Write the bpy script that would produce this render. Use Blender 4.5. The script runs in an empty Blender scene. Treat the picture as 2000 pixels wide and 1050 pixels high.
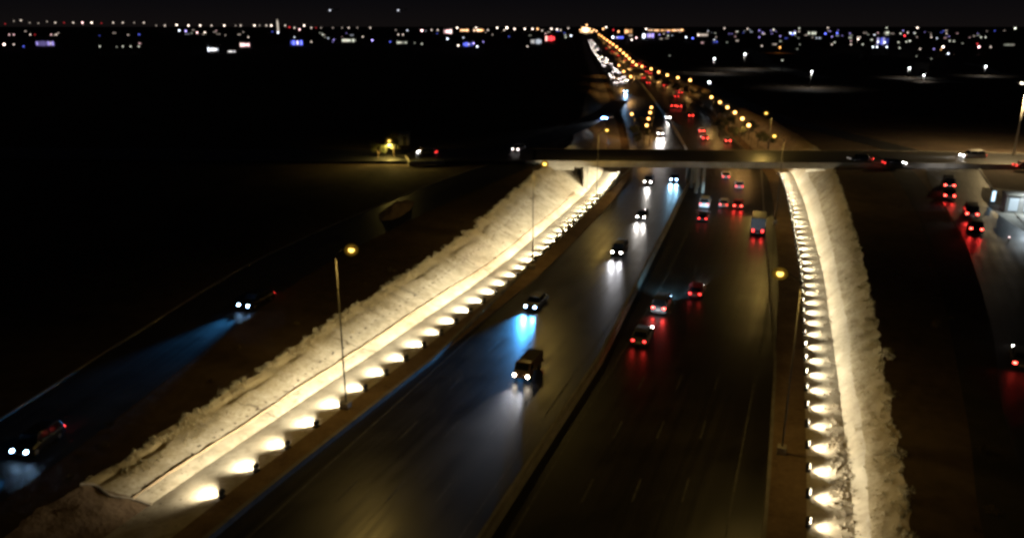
import bpy, bmesh, math, random
from mathutils import Vector, Matrix, noise

# ------------------------------------------------------------------ camera, sky, exposure
SC = bpy.context.scene
COL = SC.collection
H = 33.0                                  # camera height above the sunken carriageway
F_PX, Y_HOR = 1500.0, 48.0                # lens in photo pixels, horizon row
PITCH = math.atan((525 - Y_HOR) / F_PX)
SP, CP = math.sin(PITCH), math.cos(PITCH)
cam = bpy.data.cameras.new('camera')
cam.sensor_width = 36.0
cam.lens = 36.0 * F_PX / 2000.0
cam.clip_start, cam.clip_end = 0.5, 30000.0
cam_o = bpy.data.objects.new('camera', cam)
COL.objects.link(cam_o)
cam_o.location = (0, 0, H)
cam_o.rotation_euler = (math.pi / 2 - PITCH, 0, 0)
SC.camera = cam_o
SC.view_settings.view_transform = 'Standard'
SC.view_settings.look = 'None'
SC.view_settings.exposure = 0.0
SC.view_settings.gamma = 1.0
SC.render.engine = 'CYCLES'
SC.cycles.use_denoising = True
SC.cycles.filter_width = 3.0
SC.cycles.sample_clamp_indirect = 4.0
SC.cycles.max_bounces = 5
SC.cycles.use_light_tree = True
SC.cycles.caustics_reflective = False
SC.cycles.caustics_refractive = False

W = bpy.data.worlds.new('World')
SC.world = W
W.use_nodes = True
nt = W.node_tree
bg = nt.nodes['Background']
tc = nt.nodes.new('ShaderNodeTexCoord')
sx = nt.nodes.new('ShaderNodeSeparateXYZ')
cr = nt.nodes.new('ShaderNodeValToRGB')
nt.links.new(tc.outputs['Generated'], sx.inputs[0])
nt.links.new(sx.outputs['Z'], cr.inputs[0])
e = cr.color_ramp.elements
e[0].position, e[0].color = 0.0, (0.0062, 0.0048, 0.0048, 1)
e[1].position, e[1].color = 0.30, (0.0016, 0.0016, 0.0024, 1)
m_ = cr.color_ramp.elements.new(0.03)
m_.color = (0.0034, 0.0031, 0.0040, 1)
nt.links.new(cr.outputs[0], bg.inputs[0])
bg.inputs[1].default_value = 0.85
# a trace of added fill light, there is no moon
sun = bpy.data.lights.new('fill_sun', 'SUN')
sun.energy, sun.angle, sun.color = 0.004, math.radians(0.5), (0.8, 0.88, 1.0)
sun_o = bpy.data.objects.new('fill_sun', sun)
sun_o.rotation_euler = (math.radians(50), 0, math.radians(35))
COL.objects.link(sun_o)

rnd = random.Random(7)

# ------------------------------------------------------------------ helpers
def at(px, py, z=0.0):
    """photo pixel -> ground point at height z"""
    v = (py - 525) / F_PX
    Z = (H - z) / (SP + v * CP)
    return (px - 1000) / F_PX * Z, Z * (CP - v * SP)

def atr(px, py, zf, add=0.0):
    """photo pixel -> point lying add metres above the surface zf(y)"""
    z = zf(100.0)
    for _ in range(60):
        x, y = at(px, py, z + add)
        z = 0.6 * z + 0.4 * zf(min(max(y, -50), 8000))
    return x, y, z

def link(o, parent=None):
    COL.objects.link(o)
    if parent:
        o.parent = parent
    return o

def tag(o, label=None, cat=None, group=None, kind=None):
    if label: o['label'] = label
    if cat: o['category'] = cat
    if group: o['group'] = group
    if kind: o['kind'] = kind
    return o

def empty(name, loc, rz=0.0):
    o = bpy.data.objects.new(name, None)
    o.location = loc
    o.rotation_euler = (0, 0, rz)
    o.empty_display_size = 0.3
    return link(o)

def copy_tree(o, parent=None):
    c = o.copy()
    COL.objects.link(c)
    if parent: c.parent = parent
    for ch in o.children:
        copy_tree(ch, c)
    return c

class MB:
    def __init__(s):
        s.v, s.f, s.m = [], [], []
    def poly(s, pts, mi=0):
        b = len(s.v)
        s.v += [tuple(p) for p in pts]
        s.f.append(list(range(b, b + len(pts)))); s.m.append(mi)
    def raw(s, vs, fs, mi=0):
        b = len(s.v)
        s.v += [tuple(p) for p in vs]
        for f in fs:
            s.f.append([b + i for i in f]); s.m.append(mi)
    def box(s, c, d, mi=0, taper=(1, 1), rz=0.0):
        cx, cy, cz = c; hx, hy, hz = d[0] / 2, d[1] / 2, d[2] / 2
        vs = []
        for k, (tx, ty) in ((-1, (1, 1)), (1, taper)):
            for (a, b_) in ((-1, -1), (1, -1), (1, 1), (-1, 1)):
                x, y = a * hx * tx, b_ * hy * ty
                if rz:
                    x, y = x * math.cos(rz) - y * math.sin(rz), x * math.sin(rz) + y * math.cos(rz)
                vs.append((cx + x, cy + y, cz + k * hz))
        s.raw(vs, [(3, 2, 1, 0), (4, 5, 6, 7), (0, 1, 5, 4), (1, 2, 6, 5), (2, 3, 7, 6), (3, 0, 4, 7)], mi)
    def tube(s, p0, p1, r0, r1=None, n=10, mi=0, caps=True):
        r1 = r0 if r1 is None else r1
        p0, p1 = Vector(p0), Vector(p1)
        d = (p1 - p0).normalized()
        a = d.orthogonal().normalized(); b = d.cross(a)
        vs = []
        for p, r in ((p0, r0), (p1, r1)):
            for i in range(n):
                t = 2 * math.pi * i / n
                vs.append(p + a * (r * math.cos(t)) + b * (r * math.sin(t)))
        fs = [(i, (i + 1) % n, n + (i + 1) % n, n + i) for i in range(n)]
        if caps:
            fs += [tuple(range(n - 1, -1, -1)), tuple(range(n, 2 * n))]
        s.raw(vs, fs, mi)
    def ball(s, c, r, n=10, k=6, mi=0, zs=1.0):
        vs, fs = [], []
        for j in range(k + 1):
            ph = math.pi * j / k
            for i in range(n):
                t = 2 * math.pi * i / n
                vs.append((c[0] + r * math.sin(ph) * math.cos(t), c[1] + r * math.sin(ph) * math.sin(t), c[2] + zs * r * math.cos(ph)))
        for j in range(k):
            for i in range(n):
                fs.append((j * n + i, (j + 1) * n + i, (j + 1) * n + (i + 1) % n, j * n + (i + 1) % n))
        s.raw(vs, fs, mi)
    def mesh(s, name, mats, smooth=False):
        me = bpy.data.meshes.new(name)
        me.from_pydata(s.v, [], s.f)
        for m in (mats if isinstance(mats, (list, tuple)) else [mats]):
            me.materials.append(m)
        for p, mi in zip(me.polygons, s.m):
            p.material_index = mi
            p.use_smooth = smooth
        me.validate(); me.update()
        return me
    def build(s, name, mats, parent=None, smooth=False, bevel=0.0):
        o = bpy.data.objects.new(name, s.mesh(name, mats, smooth))
        link(o, parent)
        if bevel:
            md = o.modifiers.new('bevel', 'BEVEL'); md.width = bevel; md.segments = 2
        return o

def lerp_table(tab):
    """smooth (Catmull-Rom slopes) interpolation through knots"""
    xs = [a for a, _ in tab]; ys = [b for _, b in tab]
    n = len(xs)
    d = []
    for i in range(n):
        a, b = max(i - 1, 0), min(i + 1, n - 1)
        d.append((ys[b] - ys[a]) / (xs[b] - xs[a]))
    def f(x):
        if x <= xs[0]: return ys[0] + d[0] * (x - xs[0])
        if x >= xs[-1]: return ys[-1] + d[-1] * (x - xs[-1])
        i = 0
        while xs[i + 1] < x: i += 1
        h = xs[i + 1] - xs[i]; t = (x - xs[i]) / h
        return ((2*t**3 - 3*t*t + 1) * ys[i] + (t**3 - 2*t*t + t) * h * d[i]
                + (-2*t**3 + 3*t*t) * ys[i+1] + (t**3 - t*t) * h * d[i+1])
    return f

def sm(a, b, x):
    t = min(1, max(0, (x - a) / (b - a)))
    return t * t * (3 - 2 * t)

# ------------------------------------------------------------------ materials
def mat(name):
    m = bpy.data.materials.new(name); m.use_nodes = True
    return m, m.node_tree.nodes, m.node_tree.links, m.node_tree.nodes['Principled BSDF']

def plain(name, col, rough=0.6, metal=0.0, var=0.15, scale=3.0, bump=0.0, spec=0.5):
    m, N, L, P = mat(name)
    g = N.new('ShaderNodeTexCoord')
    t = N.new('ShaderNodeTexNoise'); t.inputs['Scale'].default_value = scale; t.inputs['Detail'].default_value = 5
    L.new(g.outputs['Object'], t.inputs['Vector'])
    r = N.new('ShaderNodeValToRGB')
    c = col
    r.color_ramp.elements[0].position, r.color_ramp.elements[1].position = 0.3, 0.7
    r.color_ramp.elements[0].color = (c[0]*(1-var), c[1]*(1-var), c[2]*(1-var), 1)
    r.color_ramp.elements[1].color = (min(1, c[0]*(1+var)), min(1, c[1]*(1+var)), min(1, c[2]*(1+var)), 1)
    L.new(t.outputs[0], r.inputs[0]); L.new(r.outputs[0], P.inputs['Base Color'])
    P.inputs['Roughness'].default_value = rough
    P.inputs['Metallic'].default_value = metal
    P.inputs['Specular IOR Level'].default_value = spec
    if bump:
        b = N.new('ShaderNodeBump'); b.inputs['Strength'].default_value = bump; b.inputs['Distance'].default_value = 0.1
        L.new(t.outputs[0], b.inputs['Height']); L.new(b.outputs[0], P.inputs['Normal'])
    return m

def glow(name, col, strength, sample=False):
    m, N, L, P = mat(name)
    P.inputs['Base Color'].default_value = (0.4, 0.4, 0.4, 1)
    P.inputs['Emission Color'].default_value = (*col, 1)
    P.inputs['Emission Strength'].default_value = strength
    m.cycles.emission_sampling = 'AUTO' if sample else 'NONE'
    return m

def ground_mat(name, c0, c1, scale, bump, speck=None, rough=0.95):
    m, N, L, P = mat(name)
    g = N.new('ShaderNodeTexCoord')
    a = N.new('ShaderNodeTexNoise'); a.inputs['Scale'].default_value = scale; a.inputs['Detail'].default_value = 8; a.inputs['Roughness'].default_value = 0.65
    b = N.new('ShaderNodeTexNoise'); b.inputs['Scale'].default_value = scale * 9; b.inputs['Detail'].default_value = 6
    L.new(g.outputs['Object'], a.inputs['Vector']); L.new(g.outputs['Object'], b.inputs['Vector'])
    mx = N.new('ShaderNodeMath'); mx.operation = 'MULTIPLY_ADD'; mx.inputs[1].default_value = 0.45
    L.new(b.outputs[0], mx.inputs[0]); L.new(a.outputs[0], mx.inputs[2])
    r = N.new('ShaderNodeValToRGB')
    r.color_ramp.elements[0].position, r.color_ramp.elements[1].position = 0.48, 0.95
    r.color_ramp.elements[0].color = (*c0, 1); r.color_ramp.elements[1].color = (*c1, 1)
    L.new(mx.outputs[0], r.inputs[0])
    L.new(r.outputs[0], P.inputs['Base Color'])
    P.inputs['Roughness'].default_value = rough
    P.inputs['Specular IOR Level'].default_value = 0.2
    bp = N.new('ShaderNodeBump'); bp.inputs['Strength'].default_value = bump; bp.inputs['Distance'].default_value = 0.25
    L.new(mx.outputs[0], bp.inputs['Height']); L.new(bp.outputs[0], P.inputs['Normal'])
    return m

def road_mat(name, base, rough0, rough1):
    """damp asphalt, worn darker and smoother along the wheel tracks (UV x = metres across)"""
    m, N, L, P = mat(name)
    uv = N.new('ShaderNodeUVMap')
    s = N.new('ShaderNodeSeparateXYZ'); L.new(uv.outputs[0], s.inputs[0])
    st = N.new('ShaderNodeMapping'); st.inputs['Scale'].default_value = (1.6, 0.035, 1)
    L.new(uv.outputs[0], st.inputs['Vector'])
    n1 = N.new('ShaderNodeTexNoise'); n1.inputs['Scale'].default_value = 1.0; n1.inputs['Detail'].default_value = 6
    L.new(st.outputs[0], n1.inputs['Vector'])
    n2 = N.new('ShaderNodeTexNoise'); n2.inputs['Scale'].default_value = 0.25; n2.inputs['Detail'].default_value = 6
    L.new(uv.outputs[0], n2.inputs['Vector'])
    n3 = N.new('ShaderNodeTexNoise'); n3.inputs['Scale'].default_value = 9.0; n3.inputs['Detail'].default_value = 3
    L.new(uv.outputs[0], n3.inputs['Vector'])
    add = N.new('ShaderNodeMath'); add.operation = 'ADD'
    L.new(n1.outputs[0], add.inputs[0]); L.new(n2.outputs[0], add.inputs[1])
    r = N.new('ShaderNodeValToRGB')
    r.color_ramp.elements[0].position, r.color_ramp.elements[1].position = 0.35, 0.72
    r.color_ramp.elements[0].color = tuple(c * 0.6 for c in base) + (1,)
    r.color_ramp.elements[1].color = tuple(c * 1.5 for c in base) + (1,)
    h = N.new('ShaderNodeMath'); h.operation = 'MULTIPLY'; h.inputs[1].default_value = 0.5
    L.new(add.outputs[0], h.inputs[0]); L.new(h.outputs[0], r.inputs[0])
    L.new(r.outputs[0], P.inputs['Base Color'])
    rr = N.new('ShaderNodeMapRange')
    rr.inputs['From Min'].default_value, rr.inputs['From Max'].default_value = 0.35, 0.65
    rr.inputs['To Min'].default_value, rr.inputs['To Max'].default_value = rough0, rough1
    L.new(h.outputs[0], rr.inputs['Value']); L.new(rr.outputs[0], P.inputs['Roughness'])
    bp = N.new('ShaderNodeBump'); bp.inputs['Strength'].default_value = 0.08; bp.inputs['Distance'].default_value = 0.02
    L.new(n3.outputs[0], bp.inputs['Height']); L.new(bp.outputs[0], P.inputs['Normal'])
    return m

def stone_mat(name, c0, c1, joints=True, weep=0.5, fringe_fade=False, speck=(3.2, .66)):
    """stone pitching: cells, cracks across every dozen metres, a dotted row of weep holes (UV: across, along in metres)"""
    m, N, L, P = mat(name)
    uv = N.new('ShaderNodeUVMap')
    s = N.new('ShaderNodeSeparateXYZ'); L.new(uv.outputs[0], s.inputs[0])
    v = N.new('ShaderNodeTexVoronoi'); v.inputs['Scale'].default_value = 2.4
    v2 = N.new('ShaderNodeTexVoronoi'); v2.feature = 'DISTANCE_TO_EDGE'; v2.inputs['Scale'].default_value = 2.4
    L.new(uv.outputs[0], v.inputs['Vector']); L.new(uv.outputs[0], v2.inputs['Vector'])
    n = N.new('ShaderNodeTexNoise'); n.inputs['Scale'].default_value = 0.45; n.inputs['Detail'].default_value = 9; n.inputs['Roughness'].default_value = 0.6
    L.new(uv.outputs[0], n.inputs['Vector'])
    a = N.new('ShaderNodeMath'); a.operation = 'MULTIPLY_ADD'; a.inputs[1].default_value = 0.22
    sep = N.new('ShaderNodeSeparateColor'); L.new(v.outputs['Color'], sep.inputs[0])
    L.new(sep.outputs[0], a.inputs[0]); L.new(n.outputs[0], a.inputs[2])
    r = N.new('ShaderNodeValToRGB')
    r.color_ramp.elements[0].position, r.color_ramp.elements[1].position = 0.38, 0.78
    r.color_ramp.elements[0].color = (*c0, 1); r.color_ramp.elements[1].color = (*c1, 1)
    L.new(a.outputs[0], r.inputs[0])
    # dirt specks
    sp = N.new('ShaderNodeTexNoise'); sp.inputs['Scale'].default_value = speck[0]; sp.inputs['Detail'].default_value = 4
    L.new(uv.outputs[0], sp.inputs['Vector'])
    spr = N.new('ShaderNodeValToRGB')
    spr.color_ramp.elements[0].position, spr.color_ramp.elements[1].position = speck[1], speck[1] + .06
    L.new(sp.outputs[0], spr.inputs[0])
    mx = N.new('ShaderNodeMix'); mx.data_type = 'RGBA'
    L.new(spr.outputs[0], mx.inputs[0]); L.new(r.outputs[0], mx.inputs[6]); mx.inputs[7].default_value = (0.07, 0.05, 0.035, 1)
    last = mx.outputs[2]
    if joints:
        wob = N.new('ShaderNodeMath'); wob.operation = 'MULTIPLY_ADD'; wob.inputs[1].default_value = 2.4
        L.new(n.outputs[0], wob.inputs[0]); L.new(s.outputs['Y'], wob.inputs[2])
        fr = N.new('ShaderNodeMath'); fr.operation = 'PINGPONG'; fr.inputs[1].default_value = 7.5
        L.new(wob.outputs[0], fr.inputs[0])
        j = N.new('ShaderNodeMath'); j.operation = 'LESS_THAN'; j.inputs[1].default_value = 0.10
        L.new(fr.outputs[0], j.inputs[0])
        d = N.new('ShaderNodeMath'); d.operation = 'SUBTRACT'; d.inputs[1].default_value = weep
        L.new(s.outputs['X'], d.inputs[0])
        ab = N.new('ShaderNodeMath'); ab.operation = 'ABSOLUTE'; L.new(d.outputs[0], ab.inputs[0])
        l1 = N.new('ShaderNodeMath'); l1.operation = 'LESS_THAN'; l1.inputs[1].default_value = 0.09; L.new(ab.outputs[0], l1.inputs[0])
        pp = N.new('ShaderNodeMath'); pp.operation = 'PINGPONG'; pp.inputs[1].default_value = 0.62; L.new(wob.outputs[0], pp.inputs[0])
        l2 = N.new('ShaderNodeMath'); l2.operation = 'LESS_THAN'; l2.inputs[1].default_value = 0.13; L.new(pp.outputs[0], l2.inputs[0])
        w = N.new('ShaderNodeMath'); w.operation = 'MULTIPLY'; L.new(l1.outputs[0], w.inputs[0]); L.new(l2.outputs[0], w.inputs[1])
        jj = N.new('ShaderNodeMath'); jj.operation = 'MULTIPLY'; jj.inputs[1].default_value = 0.6; L.new(j.outputs[0], jj.inputs[0])
        mm = N.new('ShaderNodeMath'); mm.operation = 'MAXIMUM'; L.new(jj.outputs[0], mm.inputs[0]); L.new(w.outputs[0], mm.inputs[1])
        m2 = N.new('ShaderNodeMix'); m2.data_type = 'RGBA'
        L.new(mm.outputs[0], m2.inputs[0]); L.new(last, m2.inputs[6]); m2.inputs[7].default_value = (0.05, 0.035, 0.025, 1)
        last = m2.outputs[2]
    if fringe_fade:      # dry grass and soil at the top edge, widened to paint the floodlight fade
        fa = N.new('ShaderNodeMath'); fa.operation = 'MULTIPLY_ADD'; fa.inputs[1].default_value = 2.6
        L.new(sp.outputs[0], fa.inputs[0]); fa.inputs[2].default_value = .35
        fs_ = N.new('ShaderNodeMath'); fs_.operation = 'SUBTRACT'; L.new(fa.outputs[0], fs_.inputs[0]); L.new(s.outputs['X'], fs_.inputs[1])
        fm_ = N.new('ShaderNodeMapRange'); fm_.inputs['From Min'].default_value = -1.4; fm_.inputs['From Max'].default_value = .7
        L.new(fs_.outputs[0], fm_.inputs['Value'])
        f2 = N.new('ShaderNodeMix'); f2.data_type = 'RGBA'
        L.new(fm_.outputs[0], f2.inputs[0]); L.new(last, f2.inputs[6]); f2.inputs[7].default_value = (.24, .18, .085, 1)
        last = f2.outputs[2]
    L.new(last, P.inputs['Base Color'])
    P.inputs['Roughness'].default_value = 0.9
    P.inputs['Specular IOR Level'].default_value = 0.25
    bp = N.new('ShaderNodeBump'); bp.inputs['Strength'].default_value = 0.35; bp.inputs['Distance'].default_value = 0.08
    cl = N.new('ShaderNodeMath'); cl.operation = 'MINIMUM'; cl.inputs[1].default_value = 0.12
    L.new(v2.outputs['Distance'], cl.inputs[0])
    L.new(cl.outputs[0], bp.inputs['Height']); L.new(bp.outputs[0], P.inputs['Normal'])
    return m

M = {}
M['asphalt'] = road_mat('damp asphalt', (0.022, 0.0190, 0.0155), 0.33, 0.47)
M['asphalt_side'] = road_mat('side road asphalt', (0.045, 0.043, 0.041), 0.36, 0.55)
M['dirt'] = ground_mat('sandy dirt', (0.055, 0.038, 0.026), (0.14, 0.098, 0.064), 0.09, 0.5)
M['verge'] = ground_mat('dusty verge', (0.13, 0.085, 0.055), (0.26, 0.18, 0.11), 0.35, 0.4)
M['stone'] = stone_mat('stone pitching', (0.33, 0.28, 0.20), (0.56, 0.49, 0.38), True, 3.1, True, (4.0, .635))
M['apron'] = stone_mat('concrete apron', (0.34, 0.29, 0.22), (0.52, 0.46, 0.37), False)
M['dirtline'] = ground_mat('red soil', (0.34, 0.23, 0.14), (0.46, 0.35, 0.23), 0.9, 0.3)
M['concrete'] = plain('cast concrete', (0.40, 0.365, 0.30), 0.85, 0, 0.22, 0.6, 0.15)
M['barrier'] = plain('barrier concrete', (0.20, 0.18, 0.15), 0.75, 0, 0.25, 0.8, 0.15)
M['steel'] = plain('galvanised steel', (0.075, 0.07, 0.065), 0.65, 0.1, 0.12, 2.0)
M['black'] = plain('black painted metal', (0.02, 0.02, 0.02), 0.5, 0.2, 0.2, 5)
M['rubber'] = plain('tyre rubber', (0.015, 0.015, 0.015), 0.85, 0, 0.2, 6)
M['rim'] = plain('alloy rim', (0.5, 0.5, 0.5), 0.3, 0.9, 0.1, 6)
M['glass'] = plain('dark window glass', (0.01, 0.012, 0.014), 0.05, 0, 0.1, 2, 0, 0.12)
M['plate'] = plain('white plate', (0.75, 0.75, 0.72), 0.5, 0, 0.05, 4)
M['canvas'] = plain('dark brown canvas', (0.055, 0.042, 0.026), 0.85, 0, 0.3, 2.5, 0.2)
M['wallpaint'] = plain('rendered wall', (0.42, 0.40, 0.36), 0.9, 0, 0.2, 0.8, 0.1)
M['darkwall'] = plain('dark rendered wall', (0.16, 0.15, 0.14), 0.9, 0, 0.25, 0.6, 0.1)
M['line'] = plain('worn road paint', (0.075, 0.072, 0.066), 0.7, 0, 0.45, 1.2)
M['bark'] = plain('bark', (0.10, 0.07, 0.045), 0.95, 0, 0.3, 4, 0.3)
M['leaf'] = plain('dusty leaf', (0.065, 0.075, 0.028), 0.7, 0, 0.5, 1.2)
M['dryleaf'] = plain('dry scrub', (0.20, 0.155, 0.07), 0.9, 0, 0.4, 2.0)
M['rock'] = plain('rubble stone', (0.30, 0.25, 0.19), 0.95, 0, 0.4, 1.5, 0.3)
PAINT = {'white': (0.75, 0.75, 0.74), 'silver': (0.45, 0.46, 0.48), 'grey': (0.14, 0.145, 0.15), 'black': (0.015, 0.015, 0.017),
         'red': (0.42, 0.02, 0.02), 'blue': (0.05, 0.10, 0.22), 'brown': (0.12, 0.07, 0.04), 'beige': (0.45, 0.38, 0.28)}
for k, c in PAINT.items():
    M['paint_' + k] = plain(k + ' car paint', c, 0.28, 0.15 if k in ('silver', 'grey') else 0.0, 0.06, 1.0)
M['head_white'] = glow('white headlight', (1.0, 0.95, 0.92), 45)
M['head_warm'] = glow('warm headlight', (1.0, 0.85, 0.66), 40)
M['head_blue'] = glow('blue white headlight', (0.36, 0.62, 1.0), 60)
M['head_far'] = glow('distant headlight', (1.0, .86, .84), 15)
M['head_deepblue'] = glow('deep blue headlight', (.12, .34, 1.0), 420)
M['head_off'] = glow('dipped headlight', (1, .9, .8), .6)
M['tail'] = glow('red tail light', (1.0, 0.035, 0.03), 9)
M['tail_bright'] = glow('brake light', (1.0, 0.05, 0.035), 26)
M['sodium'] = glow('sodium lamp', (1.0, 0.70, 0.20), 14)
M['sodium_far'] = glow('far sodium lamp', (1.0, 0.44, 0.11), 10)
M['floodlens'] = glow('flood lens', (1.0, 0.86, 0.62), 30)
M['ledwhite'] = glow('white lamp', (0.92, 0.95, 1.0), 16)

def amber_halo(name, k):  # see-through emissive shell that imitates the bloom halo of a lamp
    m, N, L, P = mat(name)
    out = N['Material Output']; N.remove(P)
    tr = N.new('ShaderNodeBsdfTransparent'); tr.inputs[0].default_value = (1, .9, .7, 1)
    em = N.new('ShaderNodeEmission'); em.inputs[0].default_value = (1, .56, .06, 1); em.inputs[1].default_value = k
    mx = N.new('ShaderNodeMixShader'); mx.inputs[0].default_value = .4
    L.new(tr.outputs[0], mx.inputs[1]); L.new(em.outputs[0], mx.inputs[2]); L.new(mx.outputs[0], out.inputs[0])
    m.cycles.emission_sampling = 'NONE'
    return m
M['amber_halo'] = amber_halo('amber halo shell', .11)
M['amber_halo_inner'] = amber_halo('inner amber halo', .55)

# ------------------------------------------------------------------ the lie of the land
xm = lerp_table([(-60, -40.2), (0, -18.2), (44, -1.8), (65, 6.2), (82, 12.7), (103, 20.5), (144, 34.2), (160, 38.9), (176, 43.0),
                 (230, 50.3), (300, 56.6), (404, 64.5), (555, 76.0), (880, 102), (1704, 172), (3294, 311), (9500, 850)])
gl = lerp_table([(-60, 21.4), (45, 21.0), (60, 20.4), (80, 19.4), (105, 18.4), (176, 18.1), (9500, 18.1)])
gr = lerp_table([(-60, 22.0), (45, 21.7), (65, 21.2), (96, 20.1), (140, 18.8), (173, 18.4), (9500, 18.4)])
def slope_k(y):
    d = (xm(y + 1) - xm(y - 1)) / 2
    return math.sqrt(1 + d * d)
def dirv(y):
    d = (xm(y + 1) - xm(y - 1)) / 2
    return Vector((d, 1, 0)).normalized()
def heading(y):                      # rotation of +X onto the driving direction away from the camera
    v = dirv(y); return math.atan2(v.y, v.x)
xl = lambda y: xm(y) - gl(y)         # left row of floodlights
xr = lambda y: xm(y) + gr(y)         # right row
def road_z(y): return 6.1 * sm(195, 430, y)
def land_z(y):
    t = 0.15 + 0.0395 * max(y, 6)
    return t if t < 5.4 else 6.2 - 0.8 * math.exp(-(t - 5.4) / 0.8)
jit = lambda y, s, f: noise.noise(Vector((y * f, s * 17.3, 0.37 * s)))
AL, AR = 3.9, 3.0
wl = lerp_table([(-60, 3.0), (50, 4.4), (105, 6.0), (155, 8.0), (9500, 8.0)])
wr = lerp_table([(-60, 2.6), (42, 3.2), (80, 4.0), (113, 4.6), (155, 5.4), (9500, 5.4)])
def shrink(y): return 1 - 0.8 * sm(230, 430, y)
xla = lambda y: xl(y) - AL * slope_k(y)
xra = lambda y: xr(y) + AR * slope_k(y)
def xlt(y): return xla(y) - (wl(y) * shrink(y) + 0.55 * jit(y, 1, 0.25) + 0.35 * jit(y, 2, 0.9) + 0.42 * jit(y, 12, 1.9)) * slope_k(y)
def xrt(y): return xra(y) + (wr(y) * shrink(y) + 0.25 * jit(y, 3, 0.25) + 0.30 * jit(y, 4, 0.9) + 0.22 * jit(y, 13, 1.9)) * slope_k(y)
LB, RB = 2.4, 2.7                    # width of the verge between barrier and floodlights
xlb = lambda y: xl(y) + LB * slope_k(y)
xrb = lambda y: xr(y) - RB * slope_k(y)

def stations(y0, y1):
    ys, y = [], y0
    while y < y1:
        ys.append(y)
        y += 0.6 if 30 <= y < 182 else (2.5 if y < 450 else y * 0.03)
    ys.append(y1)
    return ys

def strip(name, fa, za, fb, zb, n, material, y0=-60, y1=9000, dz=None, ts=None, kind='structure', ys=None, smooth=True, zmid=None):
    """a sheet lofted along the valley between the lines fa and fb (x at each y)"""
    ys = ys or stations(y0, y1)
    ts = ts or [i / n for i in range(n + 1)]
    vs, fs, uv = [], [], []
    ln = 0.0; prev = None
    for y in ys:
        a, b, A, B = fa(y), fb(y), za(y), zb(y)
        if prev: ln += math.hypot(y - prev[1], (a + b) / 2 - prev[0])
        prev = ((a + b) / 2, y)
        wd = math.hypot((b - a) / slope_k(y), B - A)
        for t in ts:
            x, z = a + (b - a) * t, A + (B - A) * t
            if dz and 0 < t < 1: z += dz(x, y, t)
            if zmid and 0 < t < 1: z = zmid(y)
            vs.append((x, y, z)); uv.append((wd * t, ln))
    k = len(ts)
    for j in range(len(ys) - 1):
        for i in range(k - 1):
            q = [j * k + i, j * k + i + 1, (j + 1) * k + i + 1, (j + 1) * k + i]
            fs.append(q)
    me = bpy.data.meshes.new(name); me.from_pydata(vs, [], fs); me.materials.append(material)
    ul = me.uv_layers.new(name='UVMap')
    for l in me.loops: ul.data[l.index].uv = uv[l.vertex_index]
    for p in me.polygons:
        p.use_smooth = smooth
    if fs:
        me.update()
        if me.polygons[0].normal.z < 0: me.flip_normals()
    me.update()
    o = link(bpy.data.objects.new(name, me))
    if kind: o['kind'] = kind
    return o

rz0 = lambda y: road_z(y)
rzv = lambda y: road_z(y) + 0.10
rza = lambda y: road_z(y) + 0.14
far_ts = [0, .00015, .0004, .001, .002, .004, .007, .012, .02, .035, .06, .1, .2, .4, 1]
strip('road', xlb, rz0, xrb, rz0, 8, M['asphalt'])
strip('verge', xl, rza, xlb, rzv, 4, M['verge'])
strip('verge', xrb, rzv, xr, rza, 4, M['verge'])
toe = lambda y: road_z(y) + 0.42 * (1 - sm(300, 430, y))
strip('apron', xla, toe, xl, rza, 5, M['apron'], dz=lambda x, y, t: 0.05 * noise.noise(Vector((x * .6, y * .6, 3))))
strip('apron', xr, rza, xra, toe, 5, M['apron'], dz=lambda x, y, t: 0.05 * noise.noise(Vector((x * .6, y * .6, 5))))
lz = lambda y: max(land_z(y) + (0.16 * jit(y, 5, 0.5) + 0.1 * jit(y, 6, 1.3)) * shrink(y), road_z(y) + 0.12)
bumpy = lambda s, a: (lambda x, y, t: a * (noise.noise(Vector((x * .8, y * .8, s))) + 0.5 * noise.noise(Vector((x * 2.1, y * 2.1, s)))) * math.sin(math.pi * t))
# left slope: paved with stone from y = 50 on, bare soil nearer the camera
YE = 47.2
strip('embankment', xlt, lz, xla, toe, 14, M['verge'], y0=-60, y1=YE, dz=bumpy(1, 0.14))
def gully(x, y, t):
    d = bumpy(1, 0.04)(x, y, t)
    q = t - 0.17 - 0.03 * jit(y, 20, 0.3)
    return d - max(0, 1 - abs(q) / 0.05) * max(0, 0.05 + 0.24 * jit(y, 21, 0.16) + .12 * jit(y, 22, 1.1)) * shrink(y)
strip('embankment', xlt, lz, xla, toe, 22, M['stone'], y0=YE, y1=9000, dz=gully)
M['scree'] = stone_mat('sandy scree', (0.22, 0.17, 0.11), (0.52, 0.45, 0.33), False, 0, True, (4.5, .60))
M['smooth_stone'] = stone_mat('smooth toe stone', (0.36, 0.31, 0.24), (0.52, 0.46, 0.37), False)
fk = lambda y: 0.34 + 0.07 * jit(y, 14, 0.08)
xrk = lambda y: xra(y) + (xrt(y) - xra(y)) * fk(y)
zrk = lambda y: toe(y) + (lz(y) - toe(y)) * (fk(y) + 0.05)
strip('embankment', xra, toe, xrk, zrk, 5, M['smooth_stone'], dz=bumpy(2, 0.05))
strip('embankment', xrt, lz, xrk, zrk, 16, M['scree'], dz=bumpy(2, 0.09))
strip('ground', lambda y: -9000, land_z, xlt, lz, 1, M['dirt'], ts=sorted(1 - t for t in far_ts), zmid=land_z)
strip('ground', xrt, lz, lambda y: 9000, land_z, 1, M['dirt'], ts=far_ts, zmid=land_z)

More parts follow.
